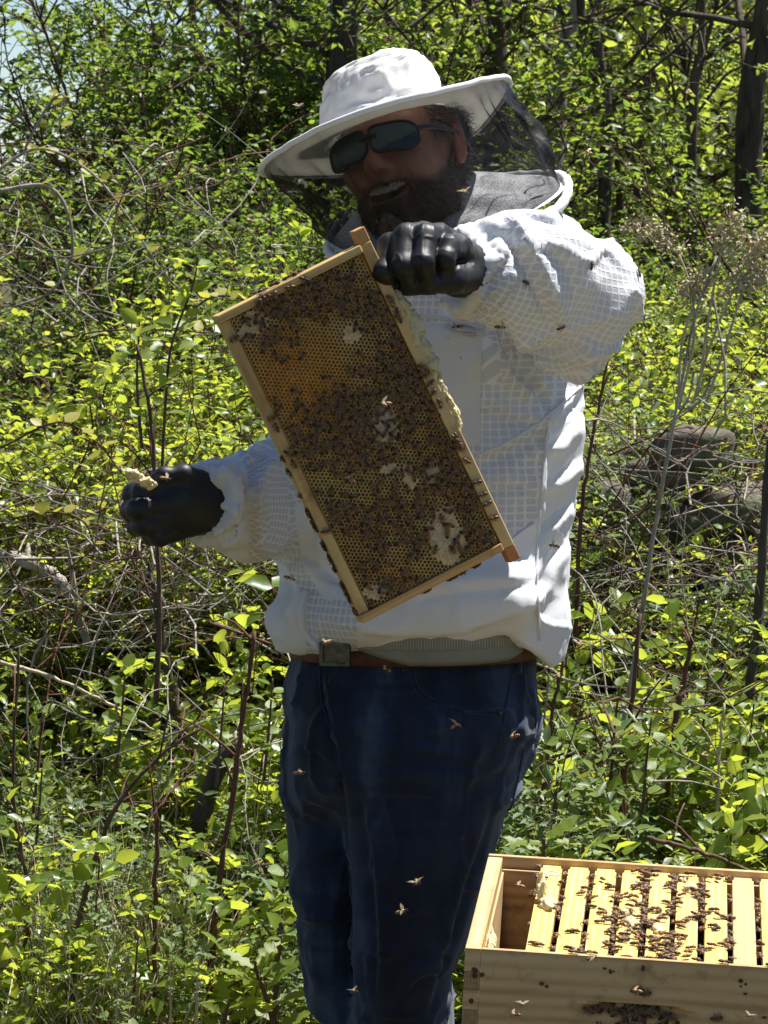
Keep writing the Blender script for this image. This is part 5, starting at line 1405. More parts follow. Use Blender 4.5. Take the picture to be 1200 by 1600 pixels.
def flywing():  # paler copy of the bee wing with sunlight put into its colour
    k = NT('sunlit_bee_wing')
    tr = k.n('ShaderNodeBsdfTransparent')
    return k.done(k.mixsh(0.5, tr.outputs[0], k.mixsh(.5, k.bsdf((0.62, 0.52, 0.36), 0.35, 0.5), k.translucent((0.6, 0.5, 0.33)))))
MAT['flywing'] = flywing()

# ---- one honeybee (length along +x, 13 mm)
def ellip(acc, c, r, nu, nv, tf, rot=0.0):
    V = []; T = []
    for j in range(nv + 1):
        ph = math.pi * j / nv
        for i in range(nu):
            t = 2 * math.pi * i / nu
            p = np.array([-math.cos(ph), math.sin(ph) * math.cos(t), math.sin(ph) * math.sin(t)])
            T.append(tf(p)); p = p * r
            cs, sn = math.cos(rot), math.sin(rot)
            V.append([p[0] * cs - p[2] * sn + c[0], p[1] + c[1], p[0] * sn + p[2] * cs + c[2]])
    Q = [[j * nu + i, j * nu + (i + 1) % nu, (j + 1) * nu + (i + 1) % nu, (j + 1) * nu + i] for j in range(nv) for i in range(nu)]
    acc.add(V, quads=Q, tint=np.array(T))
def bee_acc(spread, lo=False, wings=True, dark=0.0):
    a = Acc()
    st = lambda p: (0.75 if int((p[0] + 1) * 3.6 + .3) % 2 == 0 and p[0] > -.9 and p[0] < .72 else 0.16) * (1 - dark) + .06
    nu, nv = (6, 7) if lo else (9, 13)
    ellip(a, (-.0034, 0, -.0002), (.0041, .0021, .0019), nu, nv, st, .12)
    ellip(a, (.0020, 0, .0004), (.0021, .0020, .0019), nu, 4 if lo else 7, lambda p: .62 * (1 - dark) + .1)
    ellip(a, (.0046, 0, -.0002), (.0011, .0016, .0014), 6, 4, lambda p: .22)
    if not lo:
        for s in (-1, 1):
            for lx, ly, bx in ((.0034, .0042, .0050), (.0018, .0050, .0018), (.0004, .0048, -.0030)):
                a.tube([(lx, s * .0012, -.0008), ((lx + bx) / 2, s * ly * .7, -.0004), (bx, s * ly, -.0026)], .00028, 4, False, tint=.15)
            a.tube([(.0054, s * .0005, .0004), (.0066, s * .0012, .0006), (.0078, s * .0016, -.0004)], .00016, 4, False, tint=.1)
    if wings: wing_into(a, spread)
    return a
def wing_into(a, spread, side=(-1, 1), lift=.0018):
    for s in side:
        for L, W, off in ((.0092, .0030, 0), (.0066, .0024, -.0010)):
            n = 7; u = np.linspace(0, 1, n)
            wd = W * np.sin(np.clip(u * 1.05 + .06, 0, 1) ** .7 * math.pi) * .5 + .0002
            c, s_ = math.cos(spread), math.sin(spread)
            V = []
            for q, w in zip(u, wd):
                for e in (-1, 1):
                    x, y = -q * L * c + e * w * s_, q * L * s_ + e * w * c
                    V.append([.0028 + off + x, s * (.0012 + y), lift + q * .0006 + .0012 * math.sin(q * 2) * (spread > .8)])
            a.add(V, quads=[[2 * i, 2 * i + 1, 2 * i + 3, 2 * i + 2] for i in range(n - 1)], mat=1, tint=.5)
BEE_M = []
for sp, dk in ((.22, .0), (.42, .25), (.12, .45)):
    me = bee_acc(sp, dark=dk).mesh('bee'); me.materials.append(MAT['bee']); me.materials.append(MAT['wing']); BEE_M.append(me)
_fb = bee_acc(0, wings=False); _fb.a = [np.clip(q * 1.35 + .1, 0, 1) for q in _fb.a]; FLY_M = _fb.mesh('flying_bee'); FLY_M.materials.append(MAT['bee'])  # flying bees tinted paler, sunlight painted into their colour
WING_M = []
for s in (-1, 1):
    for sp in (1.25, .95):
        w = Acc(); wing_into(w, sp, (s,)); q = w.mesh('wing'); q.materials.append(MAT['flywing']); q.polygons.foreach_set('material_index', np.zeros(len(q.polygons), np.int32)); WING_M.append(q)
_bl = {}
def basis(fwd, up):
    f = np.asarray(fwd, float); u = np.asarray(up, float)
    u = u / np.linalg.norm(u); f = f - u * (f @ u); f /= np.linalg.norm(f)
    s = np.cross(u, f)
    M_ = np.eye(4); M_[:3, 0] = f; M_[:3, 1] = s; M_[:3, 2] = u
    return M_
def put_bee(pos, fwd, up, label, group, scale=1.0, rng=random):
    o = bpy.data.objects.new('bee', rng.choice(BEE_M)); COL.objects.link(o)
    M_ = basis(fwd, up); M_[:3, :3] *= scale; M_[:3, 3] = pos
    o.matrix_world = Matrix(M_)
    return tag(o, label, 'bee', group)
def put_flying(pos, fwd, up, label, scale=1.0, rng=random):
    o = bpy.data.objects.new('bee', FLY_M); COL.objects.link(o)
    M_ = basis(fwd, up); M_[:3, :3] *= scale; M_[:3, 3] = pos
    o.matrix_world = Matrix(M_)
    k = rng.choice((0, 1))
    for w in (WING_M[k], WING_M[2 + k]):
        c = bpy.data.objects.new('wing', w); COL.objects.link(c); c.parent = o
    return tag(o, label, 'bee', 'bees on the wing')

# ---- the frame in his hands
fx = np.array([.427, .07, -.902]); fy = np.array([.872, .24, .462])
fx /= np.linalg.norm(fx); fy = fy - fx * (fx @ fy); fy /= np.linalg.norm(fy); fz = np.cross(fx, fy)
FM = np.eye(4); FM[:3, 0] = fx; FM[:3, 1] = fy; FM[:3, 2] = fz; FM[:3, 3] = at(570, 674, 5.42)
FMi = np.linalg.inv(FM)
def f2w(P): return np.asarray(P) @ FM[:3, :3].T + FM[:3, 3]
def bevel_obj(o, w=.0015):
    b = o.modifiers.new('bevel', 'BEVEL'); b.width = w; b.segments = 2; b.limit_method = 'ANGLE'
    return o
hf = empty('hive_frame'); hf.matrix_world = Matrix(FM)
tag(hf, 'wooden hive frame full of comb and bees held up tilted in his gloved hand', 'frame')
def fpart(name, boxes, mat, parent=hf, w=.0015):
    a = Acc()
    for b in boxes: a.box(b[0], b[1], tint=b[2] if len(b) > 2 else 0.0)
    return bevel_obj(link(name, a.mesh(name, False), mat, parent), w)
fpart('top_bar', [((-.2235, .0988, -.0125), (.2235, .115, .0125), .05)], MAT['framewood'])
fpart('lug', [((-.2440, .099, -.0115), (-.2235, .1155, .0115), .55)], MAT['framewood'])
fpart('lug', [((.2235, .099, -.0115), (.2440, .1155, .0115), .75)], MAT['framewood'])
fpart('end_bar', [((-.2245, -.116, -.0165), (-.2135, .0985, .0165), .06)], MAT['framewood_y'])
fpart('end_bar', [((.2135, -.116, -.0165), (.2245, .0985, .0165), .28)], MAT['framewood_y'])
fpart('bottom_bar', [((-.2133, -.1155, -.0095), (.2133, -.1005, .0095), .04)], MAT['framewood'])
rg = np.random.default_rng(11)
def blob(x, y, L):
    s = 0
    for (cx, cy, sx, sy, w) in L: s = s + w * np.exp(-((x - cx) / sx) ** 2 - ((y - cy) / sy) ** 2)
    return s
PAL = [(600, 655, 26, 22, 1.2), (550, 525, 22, 20, 1.0), (395, 505, 28, 30, 1.0), (690, 825, 26, 42, 1.1), (705, 855, 22, 22, 1), (640, 745, 14, 30, .8), (608, 732, 18, 7, 1.1), (675, 742, 14, 20, 1.0), (585, 925, 20, 14, 1.2), (540, 700, 20, 15, .6), (600, 680, 18, 14, 1)]
AMB = [(460, 560, 70, 60, 1), (480, 625, 70, 50, .9), (530, 700, 60, 45, .5), (620, 905, 45, 22, .6), (420, 480, 60, 30, .4), (500, 470, 40, 25, .5)]
OLD = [(640, 560, 60, 60, .7), (700, 680, 50, 90, .7), (560, 870, 50, 60, .5)]
pc = .00535
cells = []
for r_ in range(-24, 24):
    for c_ in range(-42, 43):
        x0 = (c_ + .5 * (r_ & 1)) * pc; y0 = r_ * pc * .866
        if abs(x0) < .2115 and -.0985 < y0 < .0955: cells.append((x0, y0))
cells = np.array(cells); nc = len(cells)
cells += rg.normal(0, .00012, cells.shape)
surf = lambda x, y: .0105 + .0022 * noise3(np.stack([x * 16, y * 16, 0 * x], -1), 51) + .0008 * noise3(np.stack([x * 50, y * 50, 0 * x], -1), 52)
cz = surf(cells[:, 0], cells[:, 1])
px_c, py_c = proj(f2w(np.stack([cells[:, 0], cells[:, 1], cz], -1)))
pal = blob(px_c, py_c, PAL) + .25 * noise3(np.stack([px_c / 18, py_c / 18, 0 * px_c], -1), 53); amb = blob(px_c, py_c, AMB); old = blob(px_c, py_c, OLD)
capped = pal > .52
hx_a = np.arange(6) * math.pi / 3 + math.pi / 6
H = np.stack([np.cos(hx_a), np.sin(hx_a)], -1) * (pc / math.sqrt(3))
base = np.array([.90, .61, .21]); amber = np.array([.84, .47, .09]); olds = np.array([.52, .31, .10]); palc = np.array([.72, .64, .44])
colr = base[None] * (1 + .12 * rg.normal(size=(nc, 1)))
colr = colr + (amber - colr) * np.clip(amb, 0, .9)[:, None]; colr = colr + (olds - colr) * np.clip(old, 0, .8)[:, None]; colr = colr + (palc - colr) * np.clip(pal * .8, 0, 1)[:, None]
colr = np.clip(colr, .02, .85)
deep = np.where(capped, -.0006, .0052 + rg.uniform(-.001, .001, nc))
def lay(sc, dz, edge=0):
    P = np.zeros((nc, 6, 3)); P[:, :, :2] = cells[:, None, :] + H[None] * sc
    P[:, :, 2] = surf(P[:, :, 0], P[:, :, 1]) + dz[:, None]
    return P
z0_ = np.zeros(nc)
L0, L1 = lay(1.0, z0_), lay(.80, z0_ + .0003); L2 = lay(.74, -deep * .98); Cc = np.concatenate([cells, (cz - deep + np.where(capped, .0005, 0))[:, None]], 1)[:, None]
V = np.concatenate([L0, L1, L2, Cc], 1)
floor_tone = np.clip(.42 + .35 * amb, .3, .85)[:, None]  # open cell floors darker than the rims, lighter where amber honey fills them
bot = np.where(capped[:, None], colr, colr * floor_tone)
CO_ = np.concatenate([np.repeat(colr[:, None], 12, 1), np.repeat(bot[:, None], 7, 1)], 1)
t = []
for i in range(6):
    j = (i + 1) % 6
    t += [[i, j, 6 + j], [i, 6 + j, 6 + i], [6 + i, 6 + j, 12 + j], [6 + i, 12 + j, 12 + i], [12 + i, 12 + j, 18]]
T = (np.array(t)[None] + (np.arange(nc) * 19)[:, None, None]).reshape(-1, 3)
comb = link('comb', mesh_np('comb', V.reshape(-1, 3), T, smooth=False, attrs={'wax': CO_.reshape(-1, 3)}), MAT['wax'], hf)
comb['kind'] = 'stuff'
a = Acc(); a.box((-.2132, -.1003, -.0115), (.2132, .0985, .0028))
me = a.mesh('comb_midrib', False); ca = me.attributes.new('wax', 'FLOAT_COLOR', 'POINT'); ca.data.foreach_set('color', np.tile([.75, .50, .16, 1], len(me.vertices)).astype(np.float32))
link('comb_midrib', me, MAT['wax'], hf)
# burr comb built along the outside of the top bar
def burr(name, parent, c, r, seed, mat=MAT['burr'], amp=.45, lo_=True):
    a = Acc(); ellip(a, (0, 0, 0), (1, 1, 1), 22, 14, lambda p: .5)
    V = a.v[0]; V = V * (1 + amp * noise3(V * 2.2, seed) + amp * .5 * noise3(V * 6, seed + 1))[:, None] * np.asarray(r) + np.asarray(c)
    return link(name, mesh_np(name, V, quads=a.q[0]), mat, parent)
for i in range(9):
    xx = -.125 + i * .021
    burr('burr_comb', hf, (xx, .1175 + .003 * math.sin(i * 2.1), .003), (.017, .010 + .004 * math.sin(i * .7), .010), 60 + i)
# bees over the comb
DEN = [(640, 520, 40, 40, 1.8), (690, 590, 40, 60, 2.3), (640, 610, 50, 50, 1.5), (720, 690, 32, 60, 1.8), (560, 640, 60, 40, .9), (480, 690, 55, 35, 1.1), (560, 680, 60, 40, 1.0), (450, 470, 50, 26, 1.9), (510, 450, 45, 28, 1.7), (410, 500, 40, 45, 1.0),
       (580, 480, 45, 30, 1.4), (680, 750, 55, 40, .8), (740, 790, 30, 50, 1.1), (750, 855, 30, 25, 1.1), (660, 800, 60, 60, .45), (600, 860, 60, 60, .35), (560, 910, 40, 30, .7), (640, 925, 50, 18, .8), (520, 800, 40, 80, .4), (470, 590, 60, 60, .18), (590, 760, 80, 80, .25)]
prng = random.Random(4)
pts = []
while len(pts) < 560:
    x, y = prng.uniform(-.208, .208), prng.uniform(-.097, .094)
    p = f2w((x, y, .012)); qx, qy = proj(p)
    if prng.random() * 2.2 > blob(qx, qy, DEN) ** 1.6 + .012: continue
    dmin_ = min(((x - a_) ** 2 + (y - b_) ** 2 for a_, b_, _ in pts), default=1) ** .5
    if dmin_ < .0060: continue
    pts.append((x, y, 0))
pts = sorted(pts, key=lambda q: prng.random())
bee_stuff = Acc()
hi_bees = [bee_acc(.25, False, True, d_) for d_ in (.0, .2)]
lo_bees = [bee_acc(.25, True, True, d_) for d_ in (.1, .35)]
n_single = 0
COMB_LAB = ['honeybee crawling on the dark crowded part of the held comb', 'honeybee crawling on the amber cells near the bottom bar of the held comb', 'honeybee crawling among open pale cells in the lower half of the held comb', 'honeybee crawling under the upper end bar of the held comb']
for i, (x, y, _) in enumerate(pts):
    zz = float(surf(np.array([x]), np.array([y]))[0]) + .0026
    a_ = prng.uniform(0, 6.283)
    qx, qy = proj(f2w((x, y, zz)))
    if i < 80:
        if qy < 500: lb = 3
        elif (qx - 480) + (qy - 560) * -.5 < 40 and qy < 720: lb = 1
        elif qy > 720: lb = 2
        else: lb = 0
        put_bee(f2w((x, y, zz)), FM[:3, :3] @ [math.cos(a_), math.sin(a_), 0], FM[:3, 2] + .2 * FM[:3, 0] * prng.uniform(-1, 1), COMB_LAB[lb], 'bees on the held comb', prng.uniform(.95, 1.15), prng)
    else:
        src = prng.choice(lo_bees); s_ = prng.uniform(1.0, 1.22)
        M_ = basis([math.cos(a_), math.sin(a_), 0], [prng.uniform(-.2, .2), prng.uniform(-.2, .2), 1])[:3, :3] * s_
        off = 0
        for v, (tq, mm_) in zip(src.v, [(q, 0) for q in src.q]): pass
        n0 = bee_stuff.n; allv = f2w(np.concatenate(src.v) @ M_.T + [x, y, zz])
        bee_stuff.v.append(allv); bee_stuff.n += len(allv); bee_stuff.a.append(np.concatenate(src.a) * prng.uniform(.5, 1.0))
        for q, qm in zip(src.q, src.qm): bee_stuff.q.append(q + n0); bee_stuff.qm.append(qm)
# bees on the wooden bars of the frame
OR24 = ORDW + ['thirteenth', 'fourteenth', 'fifteenth', 'sixteenth', 'seventeenth', 'eighteenth', 'nineteenth', 'twentieth', 'twenty-first', 'twenty-second', 'twenty-third', 'twenty-fourth']
BAR = [([(-.2165, .02, .0185), (-.2165, -.06, .0185)], (0, 0, 1), 6, 'honeybee walking on the upper end bar of the held frame'), ([(-.2265, .02, .0), (-.2265, -.05, .01)], (-1, 0, 0), 7, 'honeybee silhouetted on top of the upper end bar'),
       ([(-.02, -.1165, .006), (.21, -.1165, .002)], (0, -1, 0), 24, 'honeybee clinging to the outer edge of the bottom bar'), ([(-.19, .104, .0145), (.19, .104, .0145)], (0, 0, 1), 20, 'honeybee walking on the top bar of the held frame'),
       ([(.2262, -.02, .0), (.2262, .07, .006)], (1, 0, 0), 6, 'honeybee hanging below the lower end bar of the held frame'), ([(-.19, -.107, .0115), (.21, -.107, .0115)], (0, 0, 1), 6, 'honeybee on the pale face of the bottom bar')]
for (p0, p1), up, n, lb in BAR:
    ts = sorted(prng.random() for _ in range(n))
    for i in range(n):
        t_ = ts[i]; p = np.array(p0) * (1 - t_) + np.array(p1) * t_ + np.array(up) * .0012
        a_ = rg.normal(size=3)
        put_bee(f2w(p), FM[:3, :3] @ a_, FM[:3, :3] @ np.array(up, float), lb + (', %s from its upper end' % OR24[i]), 'bees on the bars of the held frame', prng.uniform(1.0, 1.2), prng)

# ---- the open hive
HM = Matrix.Translation(at(727, 1481, 4.80)) @ (Matrix.Rotation(rad(2.7), 4, 'Y') @ Matrix.Rotation(rad(4.2), 4, 'X') @ Matrix.Rotation(rad(-4.4), 4, 'Z'))
HMn = np.array(HM)
def v2w(P): return np.asarray(P) @ HMn[:3, :3].T + HMn[:3, 3]
hive = empty('beehive'); hive.matrix_world = HM
tag(hive, 'open pine beehive box with box jointed corners in the lower corner, lid off', 'beehive')
BW, BL, BH, TH = .413, .505, .244, .019
def hpart(name, boxes, mat, w=.0012, parent=hive):
    a = Acc()
    for b in boxes: a.box(b[0], b[1], tint=b[2] if len(b) > 2 else 0.0)
    o = link(name, a.mesh(name, False), mat, parent)
    return bevel_obj(o, w)
# front board: rim, rabbet ledge, hand hold scooped from the face
fins = [(-.050, -.028), (-.096, -.074), (-.142, -.120), (-.188, -.166), (-.234, -.212)]
def front_board():
    nxs = np.linspace(TH, BW - TH, 90); nzs = np.linspace(0, -BH, 60)
    X, Z = np.meshgrid(nxs, nzs, indexing='ij')
    u = (X - BW / 2) / .072; w = (Z + .086)
    top = -.0555 - .004 * u ** 2
    ins = (np.abs(u) < 1)
    depth = np.where(ins & (Z < top), .0125 * np.clip((top - Z) / .0016, 0, 1) * np.clip((1 - u ** 2) * 2.2, 0, 1) * np.clip(1 - (top - Z) / .045, 0, 1) ** .8, 0)
    V = np.stack([X, depth, Z], -1).reshape(-1, 3); n = 60
    i = np.arange(89)[:, None]; j = np.arange(59)[None]
    Q = np.stack([i * n + j, i * n + j + 1, (i + 1) * n + j + 1, (i + 1) * n + j], -1).reshape(-1, 4)
    return mesh_np('front_board', V, quads=Q, attrs={'tint': np.zeros(len(V))}, smooth=False)
link('front_board', front_board(), MAT['pine'], hive)
hpart('front_rim', [((TH, .0003, -.016), (BW - TH, .0095, 0), 0), ((TH, .0145, -BH), (BW - TH, TH, -.0162), 0)], MAT['pine'])
prev = 0.0
edges = []
for (b0, b1) in fins: edges.append((b1, prev)); prev = b0
edges.append((-BH, prev))
for side in (0, 1):
    xa, xb = (0, TH) if side == 0 else (BW - TH, BW)
    for (z0, z1) in edges: hpart('corner_finger', [((xa + (0.0004 if side else 0), .0, z0), (xb - (0 if side else 0.0004), TH, z1), 0)], MAT['pine'], .0006)
    for (z0, z1) in fins: hpart('end_grain_finger', [((xa, .0006, z0 + .0003), (xb, TH, z1 - .0003), 0)], MAT['endgrain'], .0005)
    hpart('side_board', [((xa, TH + .0003, -BH), (xb, BL - TH, 0), 0)], MAT['pine_y'])
hpart('back_board', [((0, BL - .0095, -BH), (BW, BL, 0), 0), ((TH, BL - TH + .0003, -BH), (BW - TH, BL - .0097, -.016), 0)], MAT['pine'])
for yy in (.0098, BL - .0118): hpart('frame_rest', [((TH, yy, -.0165), (BW - TH, yy + .002, -.0155), 0)], MAT['buckle'], .0002)
hpart('floor_board', [((0, 0, -.51), (BW, BL, -.4905), 0)], MAT['pine'])
hpart('lower_box', [((0, 0, -.49), (BW, TH, -.2445), 0), ((0, BL - TH, -.49), (BW, BL, -.2445), 0), ((0, TH, -.49), (TH, BL - TH, -.2445), 0), ((BW - TH, TH, -.49), (BW, BL - TH, -.2445), 0)], MAT['pine'])
hpart('stand', [((.02, .03, -.90), (.10, .47, -.512), .1), ((BW - .1, .03, -.90), (BW - .02, .47, -.512), .1)], MAT['endgrain'])
# knots, nail heads, specks of propolis and painted bee shadows on the face
MAT['knot'] = simple('dark_face_spot', (0.05, 0.03, 0.015), 0.6, 0.3, (0.12, 0.07, 0.03), 200)
def disc(name, c, rx, rz, parent, mat, dy=-.0012, seed=0):
    r = np.random.default_rng(seed); t = np.linspace(0, 2 * math.pi, 12, endpoint=False); w = 1 + r.normal(0, .12, 12)
    P = np.stack([c[0] + rx * w * np.cos(t), np.full(12, dy), c[1] + rz * w * np.sin(t)], -1); Pb = P.copy(); Pb[:, 1] = .0005
    V = np.concatenate([P, Pb, [[c[0], dy - .0004, c[1]]]])
    return link(name, mesh_np(name, V, tris=[[(i + 1) % 12, i, 24] for i in range(12)], quads=[[i, (i + 1) % 12, 12 + (i + 1) % 12, 12 + i] for i in range(12)], smooth=False), mat, parent)
for i, (hx_, hz_, rx, rz) in enumerate([(.0125, -.0265, .0042, .0036), (.0125, -.033, .003, .003), (.0215, -.031, .0026, .003), (.0105, -.064, .003, .0032), (.0115, -.106, .003, .003), (.092, -.037, .003, .0022), (.098, -.040, .0025, .0018), (.165, -.0135, .0022, .0014), (.172, -.017, .0022, .0028), (.176, -.0165, .0012, .0012), (.210, -.0105, .0022, .0036), (.325, -.018, .003, .0028), (.331, -.0215, .0016, .0016), (.3255, -.0245, .0016, .0014), (.331, -.033, .0024, .0014), (.245, -.056, .0026, .0012), (.355, -.060, .003, .0014)]):
    disc('nail_head' if i < 5 else 'dirt_shadow_speck', (hx_, hz_), rx, rz, hive, MAT['knot'], -.0012 + (.0004 if i % 2 else 0), 200 + i)
# frames standing in the box
BX0, PIT = .0835, .0352
MAT['comb_dark'] = lumpwax('gap_shade_comb', (0.12, 0.06, 0.02), (0.20, 0.11, 0.04))  # comb colour darkened so the gaps between bars read as shade
ORD = ['first frame from the open gap, with burr comb and grey oval stamp on its bar', 'second frame from the open gap in the hive, yellow top bar', 'third frame from the open gap in the hive, half pale half yellow bar', 'fourth frame from the open gap in the hive, bar crowded with bees', 'fifth frame from the open gap in the hive, bar crowded with bees and wax',
       'sixth frame from the open gap in the hive, wax lump at its far end', 'seventh frame from the open gap in the hive, yellow bar with few bees', 'eighth frame from the open gap in the hive, bare plain wood bar', 'ninth frame from the open gap in the hive, cut by the picture edge']
for i in range(9):
    fr = empty('hive_frame'); fr.matrix_world = HM @ Matrix.Translation((BX0 + PIT * i + prng.uniform(-.0008, .0008), .0, -.0155))
    tag(fr, ORD[i], 'frame', 'frames standing in the hive')
    mt = MAT['bar_pale'] if i in (7,) else MAT['bar']
    hpart('top_bar', [((-.0138, .030, -.010), (.0138, BL - .030, .0085), .0), ], mt, .0012, fr)
    hpart('lug', [((-.0118, .0120, -.0004), (.0118, .0298, .0075), 0)], mt, .0012, fr); hpart('lug', [((-.0118, BL - .0298, -.0004), (.0118, BL - .0120, .0075), 0)], mt, .0012, fr)
    hpart('end_bar', [((-.0125, .031, -.215), (.0125, .040, -.0102), .1)], MAT['endgrain'], .001, fr); hpart('end_bar', [((-.0125, BL - .040, -.215), (.0125, BL - .031, -.0102), .1)], MAT['endgrain'], .001, fr)
    hpart('comb', [((-.0112, .0405, -.205), (.0112, BL - .0405, -.0104), 0)], MAT['comb_dark'], .002, fr)
    if i == 0:
        ov = []
        for rr in (1.0, .72):
            t_ = np.linspace(0, 2 * math.pi, 20, endpoint=False)
            ov.append(np.stack([.002 + .0105 * rr * np.cos(t_), BL - .062 + .013 * rr * np.sin(t_), np.full(20, .0091)], -1))
        V = np.concatenate(ov + [np.array([[.002, BL - .062, .0091]])]) 
        k_ = NT('grey_ink'); link('stamp', mesh_np('stamp', V[:40], quads=[[j, (j + 1) % 20, 20 + (j + 1) % 20, 20 + j] for j in range(20)]), k_.done(k_.bsdf((.32, .33, .36), .7)), fr)
        burr('burr_comb', fr, (-.005, .285, .021), (.0055, .010, .016), 71); burr('burr_comb', fr, (.004, .262, .013), (.010, .020, .006), 72); burr('burr_comb', fr, (-.008, .30, .030), (.004, .006, .012), 73)
    if i in (3, 4, 5):
        yy = {3: .20, 4: .17, 5: .40}[i]
        burr('burr_comb', fr, (.002, yy, .011), (.008, .018, .005), 80 + i); burr('burr_comb', fr, (-.006, yy + .05, .010), (.005, .010, .004), 90 + i)
for j in range(4):
    burr('wall_comb', hive, (TH + .006, .07 + j * .024, -.052 - .006 * (j % 2)), (.010 - .001 * j, .018, .036), 100 + j)
hpart('wall_lining', [((TH + .0003, .022, -.23), (TH + .003, BL - .03, -.0165), 0)], MAT['bar_pale'], .0004)
# bees on the open hive
HB_LAB = {'gap': 'honeybee wedged in the dark gap between two top bars of the open hive', 'bar': 'honeybee walking on a yellow top bar of the open hive', 'rim': 'honeybee on the front rim of the open hive', 'hand': 'dark honeybee gathered in the hand hold of the hive front', 'wall': 'honeybee on the comb stuck to the hive wall'}
def hive_bee(p, fwd, up, kind, s=1.0):
    put_bee(v2w(p), HMn[:3, :3] @ np.asarray(fwd, float), HMn[:3, :3] @ np.asarray(up, float), HB_LAB[kind], 'bees on the open hive ' + kind, s, prng)
for i in range(-1, 8):
    xg = BX0 + PIT * (i + .5) if i >= 0 else BX0 - .0165
    for j in range(15 if i >= 0 else 6):
        y = prng.uniform(.03, .47); a_ = prng.uniform(-.7, .7) + (math.pi if prng.random() < .5 else 0)
        src = prng.choice(hi_bees); n0 = bee_stuff.n
        M_ = basis((math.sin(a_), math.cos(a_), prng.uniform(-.4, .4)), (prng.uniform(-.6, .6), 0, 1))[:3, :3] * 1.1
        allv = v2w(np.concatenate(src.v) @ M_.T + [xg + prng.uniform(-.003, .003), y, -.0075 + prng.uniform(-.006, .005)])
        bee_stuff.v.append(allv); bee_stuff.n += len(allv); bee_stuff.a.append(np.concatenate(src.a) * prng.uniform(.8, 1.2))
        for q, qm in zip(src.q, src.qm): bee_stuff.q.append(q + n0); bee_stuff.qm.append(qm)
hive_n = {}
n = 0
while n < 88:
    x, y = prng.uniform(.075, .39), prng.uniform(.02, .485)
    dens = .10 + 1.0 * math.exp(-((x - .215) / .055) ** 2) * (.55 + .45 * math.sin(y * 14)) + .5 * math.exp(-((x - .30) / .03) ** 2 - ((y - .30) / .15) ** 2)
    i = round((x - BX0) / PIT)
    if i in (7, 8) or prng.random() > dens: continue
    a_ = prng.gauss(0, .6) + (math.pi if prng.random() < .5 else 0)
    hive_bee((x, y, -.0155 + .0085 + .0030), (math.cos(a_), math.sin(a_), 0), (0, 0, 1), 'bar', prng.uniform(1.05, 1.2)); n += 1
    bo = COL.objects[-1]; bo['label'] = 'honeybee on the %s top bar from the open gap, %s' % (ORDW[max(0, min(8, i))], 'at its near end' if y < .17 else ('at its middle' if y < .33 else 'at its far end'))
for x, y in ((.128, .006), (.15, .008), (.305, .006), (.36, .004)): hive_bee((x, y, .003), (1, -.3, 0), (0, -.2, 1), 'rim', 1.1)
for j in range(26):
    u = prng.uniform(-.8, .75); x = BW / 2 + u * .07; z = -.059 - prng.random() * .035
    hive_bee((x, .0075, z), (prng.uniform(-1, 1), 0, prng.uniform(-1, 1)), (0, -1, .1), 'hand', 1.0)
for x, z in ((.205, -.037), (.215, -.040), (.30, -.064)): hive_bee((x, -.003, z), (1, 0, .2), (0, -1, 0), 'hand', 1.15)
for j in range(7): hive_bee((TH + .017, .06 + prng.random() * .07, -.035 - prng.random() * .04), (0, prng.uniform(-1, 1), prng.uniform(-1, 1)), (1, 0, .2), 'wall', 1.1)

n = 0
while n < 90:
    x, y = prng.gauss(.225, .045), prng.uniform(.02, .48)
    if not .11 < x < .31: continue
    src = prng.choice(hi_bees); n0 = bee_stuff.n; a_ = prng.gauss(0, .8) + (math.pi if prng.random() < .5 else 0)
    M_ = basis((math.cos(a_), math.sin(a_), prng.uniform(-.2, .2)), (prng.uniform(-.4, .4), 0, 1))[:3, :3] * prng.uniform(1.0, 1.15)
    allv = v2w(np.concatenate(src.v) @ M_.T + [x, y, -.0037 + prng.uniform(0, .003)])
    bee_stuff.v.append(allv); bee_stuff.n += len(allv); bee_stuff.a.append(np.concatenate(src.a) * prng.uniform(.8, 1.2)); n += 1
    for q, qm in zip(src.q, src.qm): bee_stuff.q.append(q + n0); bee_stuff.qm.append(qm)
for n in range(34):
    u = prng.gauss(-.15, .42)
    if abs(u) > .85: continue
    src = prng.choice(hi_bees); n0 = bee_stuff.n
    M_ = basis((prng.uniform(-1, 1), 0, prng.uniform(-1, 1)), (0, -1, .1))[:3, :3] * 1.1
    allv = v2w(np.concatenate(src.v) @ M_.T + [BW / 2 + u * .07, .005 - prng.random() * .003, -.058 - abs(prng.gauss(0, .016))])
    bee_stuff.v.append(allv); bee_stuff.n += len(allv); bee_stuff.a.append(np.concatenate(src.a) * prng.uniform(.3, .8))
    for q, qm in zip(src.q, src.qm): bee_stuff.q.append(q + n0); bee_stuff.qm.append(qm)
me = bee_stuff.mesh('crowd_of_bees'); me.materials.append(MAT['bee']); me.materials.append(MAT['wing'])
cb = link('crowd_of_bees', me)
tag(cb, 'crowd of honeybees covering the held comb and packed between the hive bars', 'bees', kind='stuff')

# ---- piece of comb between finger and thumb
cp = empty('comb_piece', at(222, 746, 5.57)); tag(cp, 'small torn piece of pale honeycomb pinched in the outstretched glove', 'comb')
for i, (dx, dz, r_) in enumerate([(-12, 6, 9), (-4, 1, 10), (6, -5, 10), (13, -10, 9), (-18, 10, 6)]):
    burr('wax_chunk', cp, (R(dx), .004 * (i % 2) - .02, R(dz)), (R(r_), .007, R(r_ * .75)), 300 + i, MAT['burr'], .4)
